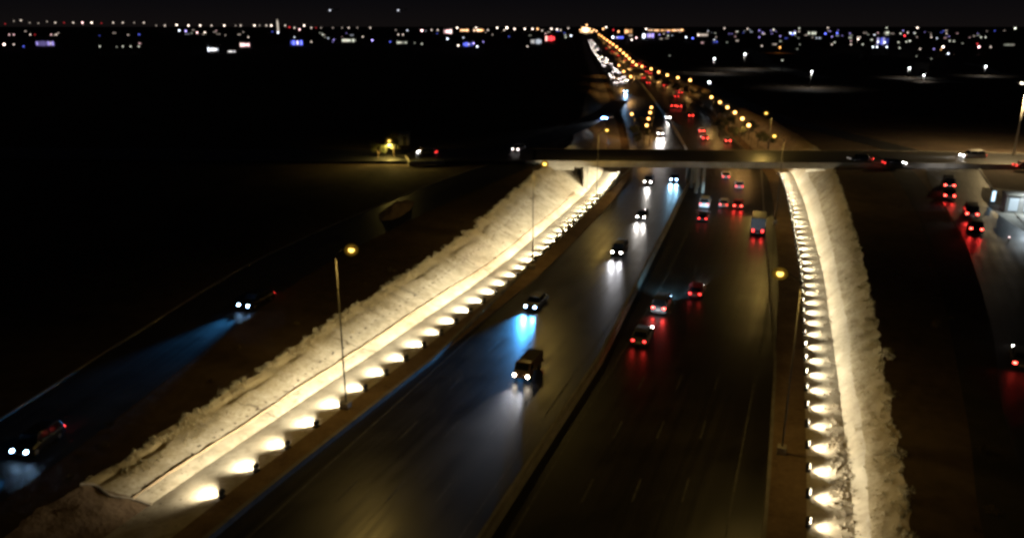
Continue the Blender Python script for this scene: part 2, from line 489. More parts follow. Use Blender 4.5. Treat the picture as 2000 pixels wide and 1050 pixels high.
def ribbon(name, pts, w, zoff, material, kind='structure', zf=None, n=4, step=3.0):
    """a road laid on the land along a polyline of (x, y)"""
    P = []
    for i in range(len(pts) - 1):
        p0 = Vector(pts[max(i - 1, 0)]); p1 = Vector(pts[i]); p2 = Vector(pts[i + 1]); p3 = Vector(pts[min(i + 2, len(pts) - 1)])
        k = max(2, int((p2 - p1).length / step))
        for j in range(k):
            t = j / k
            P.append(0.5 * ((2 * p1) + (p2 - p0) * t + (2*p0 - 5*p1 + 4*p2 - p3) * t*t + (3*p1 - p0 - 3*p2 + p3) * t**3))
    P.append(Vector(pts[-1]))
    vs, fs, uv = [], [], []
    ln = 0
    for i, p in enumerate(P):
        d = (P[min(i + 1, len(P) - 1)] - P[max(i - 1, 0)]).normalized()
        nrm = Vector((d.y, -d.x))
        if i: ln += (P[i] - P[i - 1]).length
        ww = w(i / (len(P) - 1)) if callable(w) else w
        for j in range(n + 1):
            q = p + nrm * (ww * (j / n - 0.5))
            z = (zf(q.x, q.y) if zf else land_z(q.y)) + zoff
            vs.append((q.x, q.y, z)); uv.append((ww * j / n, ln))
    for i in range(len(P) - 1):
        for j in range(n):
            a = i * (n + 1) + j
            fs.append((a, a + 1, a + n + 2, a + n + 1))
    me = bpy.data.meshes.new(name); me.from_pydata(vs, [], fs); me.materials.append(material)
    ul = me.uv_layers.new(name='UVMap')
    for l in me.loops: ul.data[l.index].uv = uv[l.vertex_index]
    me.update()
    if me.polygons[0].normal.z < 0: me.flip_normals()
    me.update()
    o = link(bpy.data.objects.new(name, me))
    if kind: o['kind'] = kind
    return o, P

def wall_along(name, P, off, section, material, zf, zoff=0.0):
    """an extruded section (list of (across, up)) along points P (x, y)"""
    vs, fs = [], []
    k = len(section)
    for i, p in enumerate(P):
        d = (Vector(P[min(i + 1, len(P) - 1)]) - Vector(P[max(i - 1, 0)])).normalized()
        nrm = Vector((d.y, -d.x))
        for (a, u) in section:
            q = Vector(p) + nrm * (off + a)
            vs.append((q.x, q.y, zf(p[0], p[1]) + zoff + u))
    for i in range(len(P) - 1):
        for j in range(k):
            fs.append((i * k + j, i * k + (j + 1) % k, (i + 1) * k + (j + 1) % k, (i + 1) * k + j))
    fs.append(tuple(range(k))); fs.append(tuple(reversed(range(len(vs) - k, len(vs)))))
    me = bpy.data.meshes.new(name); me.from_pydata(vs, [], fs); me.materials.append(material)
    bm = bmesh.new(); bm.from_mesh(me); bmesh.ops.recalc_face_normals(bm, faces=bm.faces); bm.to_mesh(me); bm.free()
    return link(bpy.data.objects.new(name, me))

# lane markings on the carriageways
def marks(t0, w, dash, side):
    mb = MB(); y = 30.0
    f = (lambda y: xm(y) + t0 * slope_k(y))
    while y < 420:
        y1 = y + (dash or 6.0)
        a, b = f(y), f(y1)
        mb.poly([(a - w / 2, y, road_z(y) + .004), (a + w / 2, y, road_z(y) + .004), (b + w / 2, y1, road_z(y1) + .004), (b - w / 2, y1, road_z(y1) + .004)])
        y = y1 + (6.0 if dash else 0.0)
    return mb
mk = MB()
for t0, w, d in ((-15.0, .16, 0), (-1.6, .16, 0), (-11.7, .14, 3), (-8.3, .14, 3), (-4.9, .14, 3), (15.2, .16, 0), (1.6, .16, 0), (11.8, .14, 3), (8.4, .14, 3), (5.0, .14, 3)):
    q = marks(t0, w, d, 0)
    b = len(mk.v); mk.v += q.v; mk.f += [[b + i for i in f] for f in q.f]; mk.m += q.m
mo = mk.build('road_markings', M['line']); mo['kind'] = 'structure'

# barriers
Yb = [y for y in stations(-20, 700) if y < 30 or int(y * 10) % 4 == 0 or y > 182]
JERSEY = [(-.38, 0), (-.34, .12), (-.16, .38), (-.13, .85), (.13, .85), (.16, .38), (.34, .12), (.38, 0)]
rzx = lambda x, y: road_z(y)
o = wall_along('concrete_barrier', [(xm(y), y) for y in Yb], 0, JERSEY, M['barrier'], rzx)
tag(o, 'long concrete median barrier dividing the two carriageways', 'barrier')
KERB = [(-.22, 0), (-.2, .42), (.2, .42), (.22, 0)]
o = wall_along('concrete_barrier', [(xlb(y), y) for y in Yb if y < 400], 0, KERB, M['barrier'], rzx)
tag(o, 'low concrete barrier on the outer edge of the oncoming carriageway, beside the left embankment', 'barrier')
o = wall_along('concrete_barrier', [(xrb(y), y) for y in Yb if y < 400], 0, [(-.15, 0), (-.13, .32), (.13, .32), (.15, 0)], M['barrier'], rzx)
tag(o, 'low thin concrete barrier on the outer edge of the departing carriageway, beside the right embankment', 'barrier')

# red soil washed down along a ledge in the left slope
def ledge_x(y): return xla(y) - (1.15 + 0.28 * jit(y, 9, 0.12)) * slope_k(y)
def ledge_z(y):
    t = (xla(y) - ledge_x(y)) / (xla(y) - xlt(y)); return toe(y) + (lz(y) - toe(y)) * t
Yl = [y for y in stations(YE, 150)]
mb = MB()
k = 5
for y in Yl:
    wdt = 0.13 + 0.08 * jit(y, 11, 0.3)
    for a, u in ((-1, -.06), (-.5, .03), (0, .05), (.5, .03), (1, -.06)):
        x = ledge_x(y) + a * wdt
        t = (xla(y) - x) / (xla(y) - xlt(y))
        mb.v.append((x, y, toe(y) + (lz(y) - toe(y)) * t + u + .03 + 0.05 * noise.noise(Vector((x * 3, y * 2, 1)))))
for i in range(len(Yl) - 1):
    for j in range(k - 1):
        mb.f.append([i * k + j, i * k + j + 1, (i + 1) * k + j + 1, (i + 1) * k + j]); mb.m.append(0)
o = mb.build('soil_ridge', M['dirtline'], None, True); o['kind'] = 'structure'
# concrete edging where the stone paving of the left slope begins
mb = MB()
pts = []
for i in range(13):
    t = i / 12
    x = xla(YE) + (xlt(YE) - xla(YE)) * t + 0.0
    pts.append((x, YE - 0.15 + 0.5 * noise.noise(Vector((t * 3, 2, 5))), toe(YE) + (lz(YE) - toe(YE)) * t))
for i in range(12):
    a, b = Vector(pts[i]), Vector(pts[i + 1])
    mb.raw([a + Vector((0, -.1, -.2)), a + Vector((0, .1, -.2)), a + Vector((0, .1, .06)), a + Vector((0, -.1, .03)),
            b + Vector((0, -.1, -.2)), b + Vector((0, .1, -.2)), b + Vector((0, .1, .06)), b + Vector((0, -.1, .03))],
           [(0, 1, 2, 3), (7, 6, 5, 4), (0, 4, 5, 1), (1, 5, 6, 2), (2, 6, 7, 3), (3, 7, 4, 0)])
o = mb.build('concrete_edging', M['rock'])
tag(o, 'low stone edging closing the near end of the paved left slope', 'edging')

# side roads
srv = [(-52, 10), (-43, 35), (-38.2, 50), (-33.6, 72), (-29, 92), (-21, 112), (-10, 135), (2, 158)]
so, SP_ = ribbon('service_road', srv, 9.0, 0.05, M['asphalt_side'])
KS = [(-.15, -.1), (-.15, .14), (.15, .14), (.15, -.1)]
lzx = lambda x, y: land_z(y)
o = wall_along('kerb', SP_[::1], -4.66, KS, M['concrete'], lzx, .03)
tag(o, 'pale concrete kerb along the far side of the dark service road at left', 'kerb')
slip = [(29, 10), (38, 38), (44.5, 54), (54, 72), (66, 98), (73.5, 117), (80, 135), (88, 153)]
so2, SL_ = ribbon('slip_road', slip, 9.5, 0.05, M['asphalt_side'])
o = wall_along('kerb', SL_[8:], 4.9, KS, M['concrete'], lzx, .03)
tag(o, 'kerb between the slip road with the red tail lights and the lit yard', 'kerb')
band_pts = [(22, 10), (31, 38), (38.5, 54), (49, 77), (59.5, 101), (69, 127), (77, 152)]  # flat dark band laid on the ground
do_, DT_ = ribbon('band', band_pts, 4.2, 0.03, plain('dark ground band', (0.035, 0.028, 0.022), 0.95, 0, 0.3, 0.5, 0.3))
# crossing road over the bridge
yb = lambda x: 160.6 - 0.042 * (x - 40)
def cz(x):
    if x > 78: return 6.8 - 0.5 * sm(78, 125, x)
    if x < 2: return 6.8 - 0.5 * sm(0, 50, 2 - x)
    return 6.8
for nm, x0, x1 in (('crossing_road', -260, 5.0), ('crossing_road', 76.0, 760)):
    pp = [(x0 + (x1 - x0) * i / 120, yb(x0 + (x1 - x0) * i / 120)) for i in range(121)]
    o = wall_along(nm, pp, 0, [(-7.55, -1.2), (-7.55, 0), (7.55, 0), (7.55, -1.2)], M['asphalt_side'], lambda x, y: cz(x))
    o['kind'] = 'structure'
    if x0 > 0:
        for s, nmz in ((-7.75, 'far'), (7.75, 'near')):
            q = wall_along('kerb', pp, s, [(-.16, -1.0), (-.16, .16), (.16, .16), (.16, -1.0)], M['concrete'], lambda x, y: cz(x))
            tag(q, 'long pale kerb on the %s side of the crossing road right of the bridge' % nmz, 'kerb')
# branch roads beyond the crossing at left (faint) and right
ribbon('branch_road', [(-2, 172), (8, 190), (17, 210), (22, 226), (30, 250), (40, 290)], 7.0, 0.05, M['asphalt_side'])
ribbon('branch_road', [(88, 172), (84, 200), (80, 240), (84, 300), (92, 380)], 7.0, 0.05, M['asphalt_side'])

# ------------------------------------------------------------------ bridge
br = empty('road_bridge', (40, yb(40), 0), math.atan(-0.042))
tag(br, 'concrete road bridge carrying the crossing road over the sunken highway', 'bridge')
mb = MB(); mb.box((0, 0, 6.35), (71.0, 15.1, 0.9)); mb.build('deck', M['asphalt_side'], br)
mb = MB()
for i in range(6): mb.box((0, -6.4 + i * 2.56, 5.66), (66, 0.9, 0.46))
mb.build('girder', M['concrete'], br)
for s in (-1, 1):
    mb = MB()
    mb.box((0, s * 7.72, 6.28), (74.0, 0.34, 1.16), 0)
    mb.build('parapet', M['concrete'], br, bevel=0.03)
for dx in (-1.9, -0.4):
    for dy in (-5.2, 0, 5.2):
        mb = MB(); mb.tube((dx * 0.9 - 0.2, dy, -0.2), (dx * 0.9 - 0.2, dy, 5.42), 0.36, n=14)
        mb.build('column', M['concrete'], br, True)
for s, x in ((-1, -24.6), (1, 24.0)):
    mb = MB(); mb.box((x, 0, 2.6), (1.0, 11.0, 5.6)); mb.box((x + s * 8.0, 0, 5.1), (11.0, 13.0, .72))
    mb.build('abutment', M['concrete'], br)

# ------------------------------------------------------------------ floodlights along the foot of both slopes
def spot(name, parent, loc, aim, power, col, ang, blend=0.6, r=0.08):
    l = bpy.data.lights.new(name, 'SPOT')
    l.energy, l.color, l.spot_size, l.spot_blend, l.shadow_soft_size = power, col, math.radians(ang), blend, r
    o = bpy.data.objects.new(name, l)
    link(o, parent)
    o.location = loc
    o.rotation_euler = Vector(aim).to_track_quat('-Z', 'Y').to_euler()
    return o

def make_flood():
    t = empty('floodlight', (0, 0, 0))
    mb = MB(); mb.box((0, 0, .06), (.36, .46, .16)); mb.tube((0, -.2, .1), (0, -.2, .42), .03); mb.tube((0, .2, .1), (0, .2, .42), .03)
    mb.build('bracket', M['black'], t)
    mb = MB(); mb.box((0, 0, .46), (.22, .40, .34), 0)
    for i in range(4): mb.box((-.14, -.15 + i * .1, .46), (.08, .03, .28))
    mb.build('housing', M['black'], t)
    mb = MB(); mb.box((.118, 0, .46), (.014, .34, .28)); mb.build('lens', M['floodlens'], t)
    spot('flood_lamp', t, (.2, 0, .40), (1, 0, FLOOD_TILT), FLOOD_W, (1.0, 0.91, 0.66), 126, 0.95, 0.10)
    return t
FLOOD_W, FLOOD_TILT = 2900.0, 0.22
fl = make_flood()
lamp_kinds = {-1: [], 1: []}          # fittings of different age: some dimmer, some warmer
for sd_, kk in ((-1, 1.08), (1, 0.41)):
    for dim, wm in ((1, 1), (1.12, 1.02), (.82, .93), (.92, 1.0), (1.06, .95)):
        d_ = [c for c in fl.children if c.type == 'LIGHT'][0].data.copy()
        d_.energy = FLOOD_W * kk * dim; d_.color = (1.0, .91 * (.5 + .5 * wm), .66 * wm)
        lamp_kinds[sd_].append(d_)
first = True
n_fl = 0
for side in (-1, 1):
    y = 48.4 if side < 0 else 38.2
    while y < 176:
        v = dirv(y)
        x = xl(y) - 0.1 if side < 0 else xr(y) + 0.1
        nrm = Vector((-v.y, v.x, 0)) if side < 0 else Vector((v.y, -v.x, 0))
        o = fl if first else copy_tree(fl)
        first = False
        for ch in o.children:
            if ch.type == 'LIGHT': ch.data = rnd.choice(lamp_kinds[side])
        o.location = (x, y, road_z(y) + 0.13)
        o.rotation_euler = (0, 0, math.atan2(nrm.y, nrm.x) + rnd.uniform(-.13, .13))
        if side < 0: tag(o, 'small black floodlight in the row along the foot of the left embankment', 'floodlight', 'floodlights lighting the left embankment')
        else: tag(o, 'small black floodlight in the row along the foot of the right embankment', 'floodlight', 'floodlights lighting the right embankment')
        y += 3.42 * (1 + rnd.uniform(-.02, .02))
        n_fl += 1

# ------------------------------------------------------------------ street lamps
SODIUM = (1.0, 0.64, 0.15)
def lamp_post(x, y, zb, h, arm, al, label, group=None, power=0.0, col=SODIUM, head='sodium', r=0.30, pr=0.085, ang=160, name='street_lamp', plinth=True):
    t = empty(name, (x, y, zb), arm)
    tag(t, label, 'street lamp', group)
    mb = MB()
    if plinth: mb.box((0, 0, .3), (.7, .7, .7), 0)
    if plinth: mb.build('plinth', M['concrete'], t, bevel=.04)
    mb = MB(); mb.tube((0, 0, 0), (0, 0, h), pr, pr * .55, 12); mb.build('pole', M['steel'], t, True)
    mb = MB(); mb.tube((0, 0, h - .1), (al * .5, 0, h + .38), pr * .5, pr * .42, 8); mb.tube((al * .5, 0, h + .38), (al - .25, 0, h + .5), pr * .42, pr * .4, 8)
    mb.build('arm', M['steel'], t, True)
    mb = MB(); mb.box((al, 0, h + .62), (.8, .34, .12), 0, (.7, .6)); mb.build('lamp_housing', M['steel'], t, bevel=.02)
    if head == 'sodium':  # two glowing shells added round the bulb as its halo
        mb = MB(); mb.ball((al, 0, h + .40), r * 1.9, 18, 10, 0, .85); g_ = mb.build('lamp_glow', M['amber_halo'], t, True)
        mb = MB(); mb.ball((al, 0, h + .40), r * 1.3, 18, 10, 0, .85); mb.build('inner_halo', M['amber_halo_inner'], g_, True)
        mb = MB(); mb.ball((al, 0, h + .40), r * .8, 14, 8, 0, .85); mb.build('bulb', M[head], g_, True)
    else:
        mb = MB(); mb.ball((al, 0, h + .48), r, 14, 8, 0, .85); mb.build('lamp_glow', M[head], t, True)
    if power:
        spot('lamp_light', t, (al, 0, h + .40 - r * 1.8 - .12), (0, 0, -1), power, col, ang, 0.2, .2)
    return t
LAMP_W = 1450.0
def near_lamp(bx, by, hx, label, h=14.6, power=LAMP_W, zb=None, side=-1):
    X, Y = at(bx, by, 0.1)
    v = dirv(Y)
    n = Vector((v.y, -v.x, 0)) if side < 0 else Vector((-v.y, v.x, 0))
    return lamp_post(X, Y, 0.1, h, math.atan2(n.y, n.x), 1.6, label, None, power)
near_lamp(677, 797, 0, 'tall street lamp with added amber halo shells, nearest of those along the left embankment')
near_lamp(1040, 525, 0, 'tall street lamp half way along the lit left embankment, lamp head just below the bridge line')
near_lamp(1165, 386, 0, 'tall street lamp beside the left end of the bridge, pole crossing the deck', h=13.0)
near_lamp(1526, 884, 0, 'tall street lamp with added amber halo shells standing on the near right verge', side=1)
near_lamp(1514, 436, 0, 'tall street lamp rising in front of the right end of the bridge', side=1)
X, Y = at(1497, 222, 14.5)
lamp_post(X + 1.4, Y + .6, land_z(Y) - 1.5, 9.6, math.pi * 1.1, 1.5, 'amber street lamp just beyond the right end of the bridge deck', None, 1800)

# ------------------------------------------------------------------ vehicles
def loft(mb, secs, mi=0):
    """secs: list of rings of points with equal count, closed rings; capped"""
    n = len(secs[0]); vs = [p for s in secs for p in s]; fs = []
    for i in range(len(secs) - 1):
        for j in range(n):
            fs.append((i * n + j, i * n + (j + 1) % n, (i + 1) * n + (j + 1) % n, (i + 1) * n + j))
    fs.append(tuple(reversed(range(n)))); fs.append(tuple(range(len(vs) - n, len(vs))))
    mb.raw(vs, fs, mi)

def wheel_parts(t, xs, w, r):
    for x in xs:
        for s in (-1, 1):
            mb = MB(); mb.tube((x, s * (w - .2), r), (x, s * w, r), r, n=16)
            o = mb.build('wheel', M['rubber'], t, False, .02)
            mb = MB(); mb.tube((x, s * (w - .01), r), (x, s * (w + .012), r), r * .6, n=12)
            mb.build('rim', M['rim'], o)

def car_meshes(L, Wd, Ht, hood, cab0, cab1, belt, back, paint):
    """body with bonnet, cabin and boot as one mesh; x forward, origin on the ground"""
    w = Wd / 2
    mb = MB()
    def ring(x, zt, k=1.0):
        ww = w * k
        return [(x, -ww * .94, .24), (x, -ww, .42), (x, -ww, zt - .16), (x, -ww * .90, zt), (x, ww * .90, zt), (x, ww, zt - .16), (x, ww, .42), (x, ww * .94, .24)]
    loft(mb, [ring(-L/2, belt * .80, .86), ring(-L/2 + .12, belt * .98, .94), ring(-L/2 + .5, belt * back, 1), ring(-.2, belt, 1), ring(L/2 - hood, belt, 1),
              ring(L/2 - hood * .45, belt * .93, .99), ring(L/2 - .18, belt * .80, .93), ring(L/2, belt * .66, .84)])
    # roof and pillars
    def cr_(x, z, k): return [(x, -w * k, z - .05), (x, -w * k * .9, z), (x, w * k * .9, z), (x, w * k, z - .05)]
    a, b = cab0, cab1
    roof = [cr_(a - .55, Ht - .10, .70), cr_(a - .1, Ht - .02, .76), cr_(b + .1, Ht, .78), cr_(b + .55, Ht - .06, .74)]
    roof = [[(p[0], p[1], p[2]) for p in r] for r in roof]
    x0, x1 = min(a, b), max(a, b)
    RB_, RF = x0 + .30, x1 - .42
    secs = []
    for x, z, k in ((RB_, Ht - .06, .70), (RB_ + .35, Ht - .01, .76), ((RB_ + RF) / 2, Ht, .78), (RF, Ht - .05, .74)):
        secs.append([(x, -w * k, z - .07), (x, -w * k * .88, z), (x, w * k * .88, z), (x, w * k, z - .07)])
    loft(mb, secs)
    for s in (-1, 1):
        for (xb, xt) in ((x0 + .02, RB_ + .02), (x1 - .02, RF - .02), ((x0 + x1) / 2, (RB_ + RF) / 2)):
            mb.tube((xb, s * w * .90, belt - .02), (xt, s * w * .73, Ht - .07), .045, n=6)
    for s in (-1, 1): mb.box((x1 - .35, s * (w + .06), belt + .06), (.14, .18, .13))
    G = {}
    g = MB()
    lo = lambda x, s, k: (x, s * w * k, belt - .01)
    def quad(p, q, r, t_): g.poly([p, q, r, t_])
    up = Ht - .075
    g = MB(); g.poly([(x1 - .01, -w * .86, belt - .01), (x1 - .01, w * .86, belt - .01), (RF, w * .70, up), (RF, -w * .70, up)]); G['windscreen'] = g
    g = MB(); g.poly([(x0 + .01, w * .86, belt - .01), (x0 + .01, -w * .86, belt - .01), (RB_, -w * .67, up), (RB_, w * .67, up)]); G['rear_window'] = g
    for s in (-1, 1):
        g = MB(); g.poly([(x0 + .06, s * w * .895, belt - .01), (x1 - .06, s * w * .895, belt - .01), (RF - .02, s * w * .725, up), (RB_ + .02, s * w * .725, up)]); G['side_window%d' % s] = g
    return mb, G, w

def make_car(kind, paint, head='head_white', tail='tail'):
    P_ = {'sedan': (4.6, 1.82, 1.44, 1.35, -1.62, 1.05, .86, 1.03), 'suv': (4.8, 1.94, 1.84, 1.15, -2.25, 1.30, 1.08, 1.0),
          'hatchback': (4.0, 1.76, 1.50, 1.0, -1.85, 1.05, .90, 1.0), 'van': (5.0, 2.0, 2.1, .75, -2.38, 1.80, 1.20, 1.0)}[kind]
    L = P_[0]
    t = empty('car' if kind != 'van' else 'van', (0, 0, 0))
    mb, G, w = car_meshes(*P_, paint)
    belt = P_[6]
    mb.build('body', M['paint_' + paint], t, False, .03)
    for k, g in G.items(): g.build(k.rstrip('-1'), M['glass'], t)
    wheel_parts(t, (-L * .29, L * .31), w - .01, .32)
    for s in (-1, 1):
        m = MB(); m.ball((L/2 - .10, s * w * .66, belt * .72), .15, 10, 6, 0, .85); m.build('headlight', M[head], t, True)
        m = MB(); m.box((-L/2 + .06, s * w * .68, belt * .78), (.14, w * .30, .16)); m.build('tail_light', M[tail], t)
    m = MB(); m.box((-L/2 - .005, 0, belt * .58), (.03, .52, .13)); m.build('number_plate', M['plate'], t)
    m = MB(); m.box((L/2 - .005, 0, .38), (.05, w * 1.3, .14)); m.build('grille', M['black'], t)
    t['len'] = L
    return t

def make_truck(body, head='head_warm', tail='tail'):
    """small lorry: cab, cargo body, wheels; the canvas one is a short pickup"""
    t = empty('truck', (0, 0, 0))
    short = body == 'canvas'
    k = .80 if short else 1.0                       # width and height of the cab
    f = .9 if short else 1.35                       # back of the cab
    w, tip = 1.05 * k, f + 1.75 * k
    m = MB()
    prof = ((f, .5 * k, 2.3 * k), (f + 1.0 * k, .5 * k, 2.3 * k), (f + 1.6 * k, .5 * k, 1.5 * k), (tip, .5 * k, 1.3 * k))
    loft(m, [[(x, -w, zb), (x, -w * .93, zt), (x, w * .93, zt), (x, w, zb)] for x, zb, zt in prof])
    m.build('cab', M['paint_' + ('brown' if short else 'white')], t, False, .05)
    m = MB(); m.poly([(f + 1.06 * k, -.8 * w, 2.26 * k), (f + 1.06 * k, .8 * w, 2.26 * k), (f + 1.60 * k, .82 * w, 1.56 * k), (f + 1.60 * k, -.82 * w, 1.56 * k)][::-1]); m.build('windscreen', M['glass'], t)
    for s in (-1, 1):
        m = MB(); m.poly([(f + .15, s * (w + .006), 1.45 * k), (f + 1.25 * k, s * (w + .006), 1.45 * k), (f + 1.0 * k, s * (w * .95 + .006), 2.1 * k), (f + .15, s * (w * .95 + .006), 2.1 * k)]); m.build('side_window', M['glass'], t)
    xb = -2.1 if short else -3.8
    m = MB(); m.box(((xb + f) / 2, 0, .62 * k + .05), (f - xb - .05, .9 * k, .2)); m.build('chassis', M['black'], t)
    m = MB()
    if short:
        m.box(((xb + f) / 2 - .03, 0, 1.22), (f - xb - .1, 1.72, 1.1), 0, (.98, .92)); m.build('cargo_cover', M['canvas'], t, False, .06)
    else:
        m.box((-1.25, 0, 1.95), (5.1, 2.3, 2.15)); m.build('cargo_box', M['paint_grey'], t, False, .04)
        m = MB(); m.box((-3.815, 0, 1.95), (.03, 2.1, 1.9)); m.box((-3.835, 0, 1.95), (.03, .06, 1.9)); m.build('rear_door', M['paint_silver'], t)
    wheel_parts(t, (f + .75 * k, xb + 1.0) if short else (2.1, -1.9, -2.75), w - .01, .36 if short else .46)
    m = MB(); m.box((xb, 0, .55), (.12, 2.05 * k, .2)); m.build('bumper', M['black'], t)
    for s in (-1, 1):
        m = MB(); m.ball((tip - .02, s * .80 * w, .88 * k), .16, 10, 6); m.build('headlight', M[head], t, True)
        m = MB(); m.box((xb - .055, s * .70 * w, .92), (.03, .24, .4)); m.build('tail_light', M[tail], t)
    m = MB(); m.box((xb - .075, 0, .58), (.03, .52, .15)); m.build('number_plate', M['plate'], t)
    t['len'] = 4.4 if short else 7.0
    return t

def beams(t, power, col, two=True, h=.72, reach=-.10, ang=95):
    L = t['len']
    w = .62
    for s in ((-1, 1) if two else (0,)):
        spot('headlight_beam', t, (L / 2 + .12, s * w, h), (1, s * -.04, reach), power / (2 if two else 1), col, ang, 1.0, .14)

WHITE, WARM, BLUE = (.93, .93, 1.0), (1.0, .93, .86), (0.06, 0.40, 1.0)
protos = {}
def car_at(px, py, toward, key, label, hz=.72, red=0, group=None, zf=road_z, yaw=None, beam=0, col=WHITE, two=True, reach=-.09, ang=38, maker=None):
    X, Y, z = atr(px, py, zf, hz)
    th = heading(Y) + (math.pi if toward else 0.0)
    if yaw is not None: th = yaw
    if key not in protos:
        protos[key] = maker() if maker else make_car(*key)
        o = protos[key]
    else:
        o = copy_tree_clean(protos[key])
    L = o['len']
    s = -1 if toward else 1
    fx, fy = math.cos(th), math.sin(th)
    # the lamps seen at the pixel are the front ones of a car driving towards us, else the rear ones
    X += (-L / 2 if toward else L / 2) * fx; Y += (-L / 2 if toward else L / 2) * fy
    if key in bases and o is protos[key]: pass
    o.location = (X, Y, zf(Y) + .004)
    o.rotation_euler = (0, 0, th)
    nm = o.name.split('.')[0]
    tag(o, label, {'car': 'car', 'van': 'van', 'truck': 'truck'}[nm], group)
    if red: reds.append((o, red))
    if beam: pending.append((o, beam, col, two, hz, reach, ang))
    return o
bases, pending, reds = set(), [], []
def copy_tree_clean(o, parent=None):
    c = o.copy(); COL.objects.link(c)
    if parent: c.parent = parent
    for k in ('group',):
        if k in c: del c[k]
    for ch in o.children:
        copy_tree_clean(ch, c)
    return c

HB = 2800.0
# oncoming carriageway
car_at(1018, 733, True, ('T', 'canvas'), 'brown pickup truck with dark covered load and warm headlights, oncoming', .7, beam=HB * 11, col=WHITE, maker=lambda: make_truck('canvas'), reach=-.09, ang=40)
car_at(1035, 598, True, ('sedan', 'black', 'head_blue'), 'car with blue headlights throwing a bright blue pool on the road', beam=HB * 10, col=BLUE, reach=-.19, ang=46)
car_at(1204, 494, True, ('suv', 'black', 'head_white'), 'black car with white headlights, third of the oncoming line from the front', beam=HB * .7, col=WHITE, ang=38)
car_at(1251, 423, True, ('sedan', 'black', 'head_white'), 'dark saloon with white headlights, oncoming, following the black car', beam=HB * .55, col=WARM, ang=38)
car_at(1265, 356, True, ('suv', 'silver', 'head_white'), 'silver car with white headlights coming out from under the bridge', beam=HB * .45, col=WARM, two=False)
car_at(1316, 350, True, ('sedan', 'blue', 'head_blue'), 'car with blue white headlights just out from under the bridge, nearest the median', beam=HB * .9, col=(.35, .7, 1.0))
# departing carriageway
car_at(1247, 666, False, ('sedan', 'grey', 'head_white'), 'grey saloon with red tail lights and white plate, nearest of the departing cars', .66, red=16, beam=1500, two=False)
car_at(1286, 602, False, ('suv', 'grey', 'head_blue', 'tail_bright'), 'grey car with strong red tail lights, its blue headlight beam reaching the median', .8, red=50, beam=4000, col=(.25, .65, 1.0), two=False, reach=-.08, ang=110)
car_at(1357, 574, False, ('hatchback', 'red', 'head_white'), 'dark red hatchback with dim tail lights, alone in the third departing lane', .68, beam=1500, two=False)
car_at(1480, 450, False, ('T', 'box'), 'box truck with pale rear door and red lights driving away in the right lane', .9, red=60, beam=1500, two=False, maker=lambda: make_truck('box'))
car_at(1441, 402, False, ('sedan', 'red', 'head_white', 'tail_bright'), 'red saloon with bright brake lights, just left of the box truck', .66, red=60)
car_at(1413, 400, False, ('hatchback', 'white', 'head_white'), 'white hatchback driving away between a red and a white car', .66, beam=2500, col=(.5, .7, 1), two=False)
car_at(1375, 399, False, ('suv', 'white', 'head_blue'), 'white car with pale roof driving away beside the median near the bridge', .8, beam=4000, col=(.45, .75, 1), two=False)
car_at(1372, 427, False, ('hatchback', 'black', 'head_blue'), 'dark hatchback with red lights driving behind the white car by the median', .68, beam=3500, col=(.45, .75, 1), two=False)
car_at(1444, 364, False, ('sedan', 'white', 'head_white'), 'white saloon with red tail lights about to go under the bridge', .66)
car_at(1418, 345, False, ('sedan', 'beige', 'head_white'), 'beige saloon with red tail lights in the shade under the bridge', .66)
# beyond the bridge
car_at(1290, 262, True, ('van', 'white', 'head_white'), 'white van with glaring headlights beyond the bridge, long white streak before it', .8, beam=HB * 2.2, col=WARM)
car_at(1305, 230, True, ('suv', 'white', 'head_white'), 'white car with headlights behind the white van, beyond the bridge', .8, beam=HB, col=WARM, two=False)
car_at(1222, 178, True, ('sedan', 'blue', 'head_blue'), 'car with one blue glare of headlights, first of the far oncoming queue', beam=HB * 2.4, col=(.3, .6, 1.0), two=False)
for px, py, kx, lb in ((1378, 270, 'red', 'red tail lights of a red car beyond the bridge, front of three'),
                       (1371, 256, 'white', 'white car driving away beyond the bridge beside a red car'),
                       (1422, 275, 'silver', 'silver car driving away near the orange lit trees beyond the bridge'),
                       (1350, 226, 'black', 'dark car with red lights alone between two groups beyond the bridge'),
                       (1327, 208, 'red', 'right one of two red cars side by side far beyond the bridge'),
                       (1315, 207, 'grey', 'left one of two cars side by side far beyond the bridge, grey')):
    car_at(px, py, False, ('sedan', kx, 'head_white', 'tail_bright'), lb, .66)
# side roads at left: two cars with blue headlights
car_at(35, 881, True, ('hatchback', 'black', 'head_blue'), 'dark car with blue headlights on the service road at the left edge', .8, zf=lambda y: land_z(y) + .05, yaw=math.radians(261), beam=HB * 7, col=BLUE)
car_at(474, 597, True, ('sedan', 'black', 'head_blue'), 'dark car with blue headlights far up the service road at left', .7, zf=lambda y: land_z(y) + .05, yaw=math.radians(250), beam=HB * 4, col=BLUE)
zs = lambda y: land_z(y) + .05
a0 = math.radians(66)
car_at(1855, 362, False, ('van', 'grey', 'head_white', 'tail_bright'), 'grey van with bright red lights, farthest in the queue on the slip road', 1.0, red=70, zf=zs, yaw=a0, beam=2500, two=False)
car_at(1855, 383, False, ('suv', 'grey', 'head_white', 'tail_bright'), 'grey car with bright red lights waiting behind the grey van on the slip road', .85, red=70, zf=zs, yaw=a0)
car_at(1899, 418, False, ('van', 'black', 'head_white', 'tail_bright'), 'black van with red lights, third in the queue on the slip road', 1.0, red=70, zf=zs, yaw=a0 - .05)
car_at(1907, 448, False, ('suv', 'black', 'head_white', 'tail_bright'), 'black car with red lights, last in the queue on the slip road', .85, red=70, zf=zs, yaw=a0 - .05)
car_at(1998, 712, False, ('sedan', 'grey', 'head_white', 'tail_bright'), 'grey car with red lights cut off by the right edge of the frame', .7, zf=zs, yaw=math.radians(60))
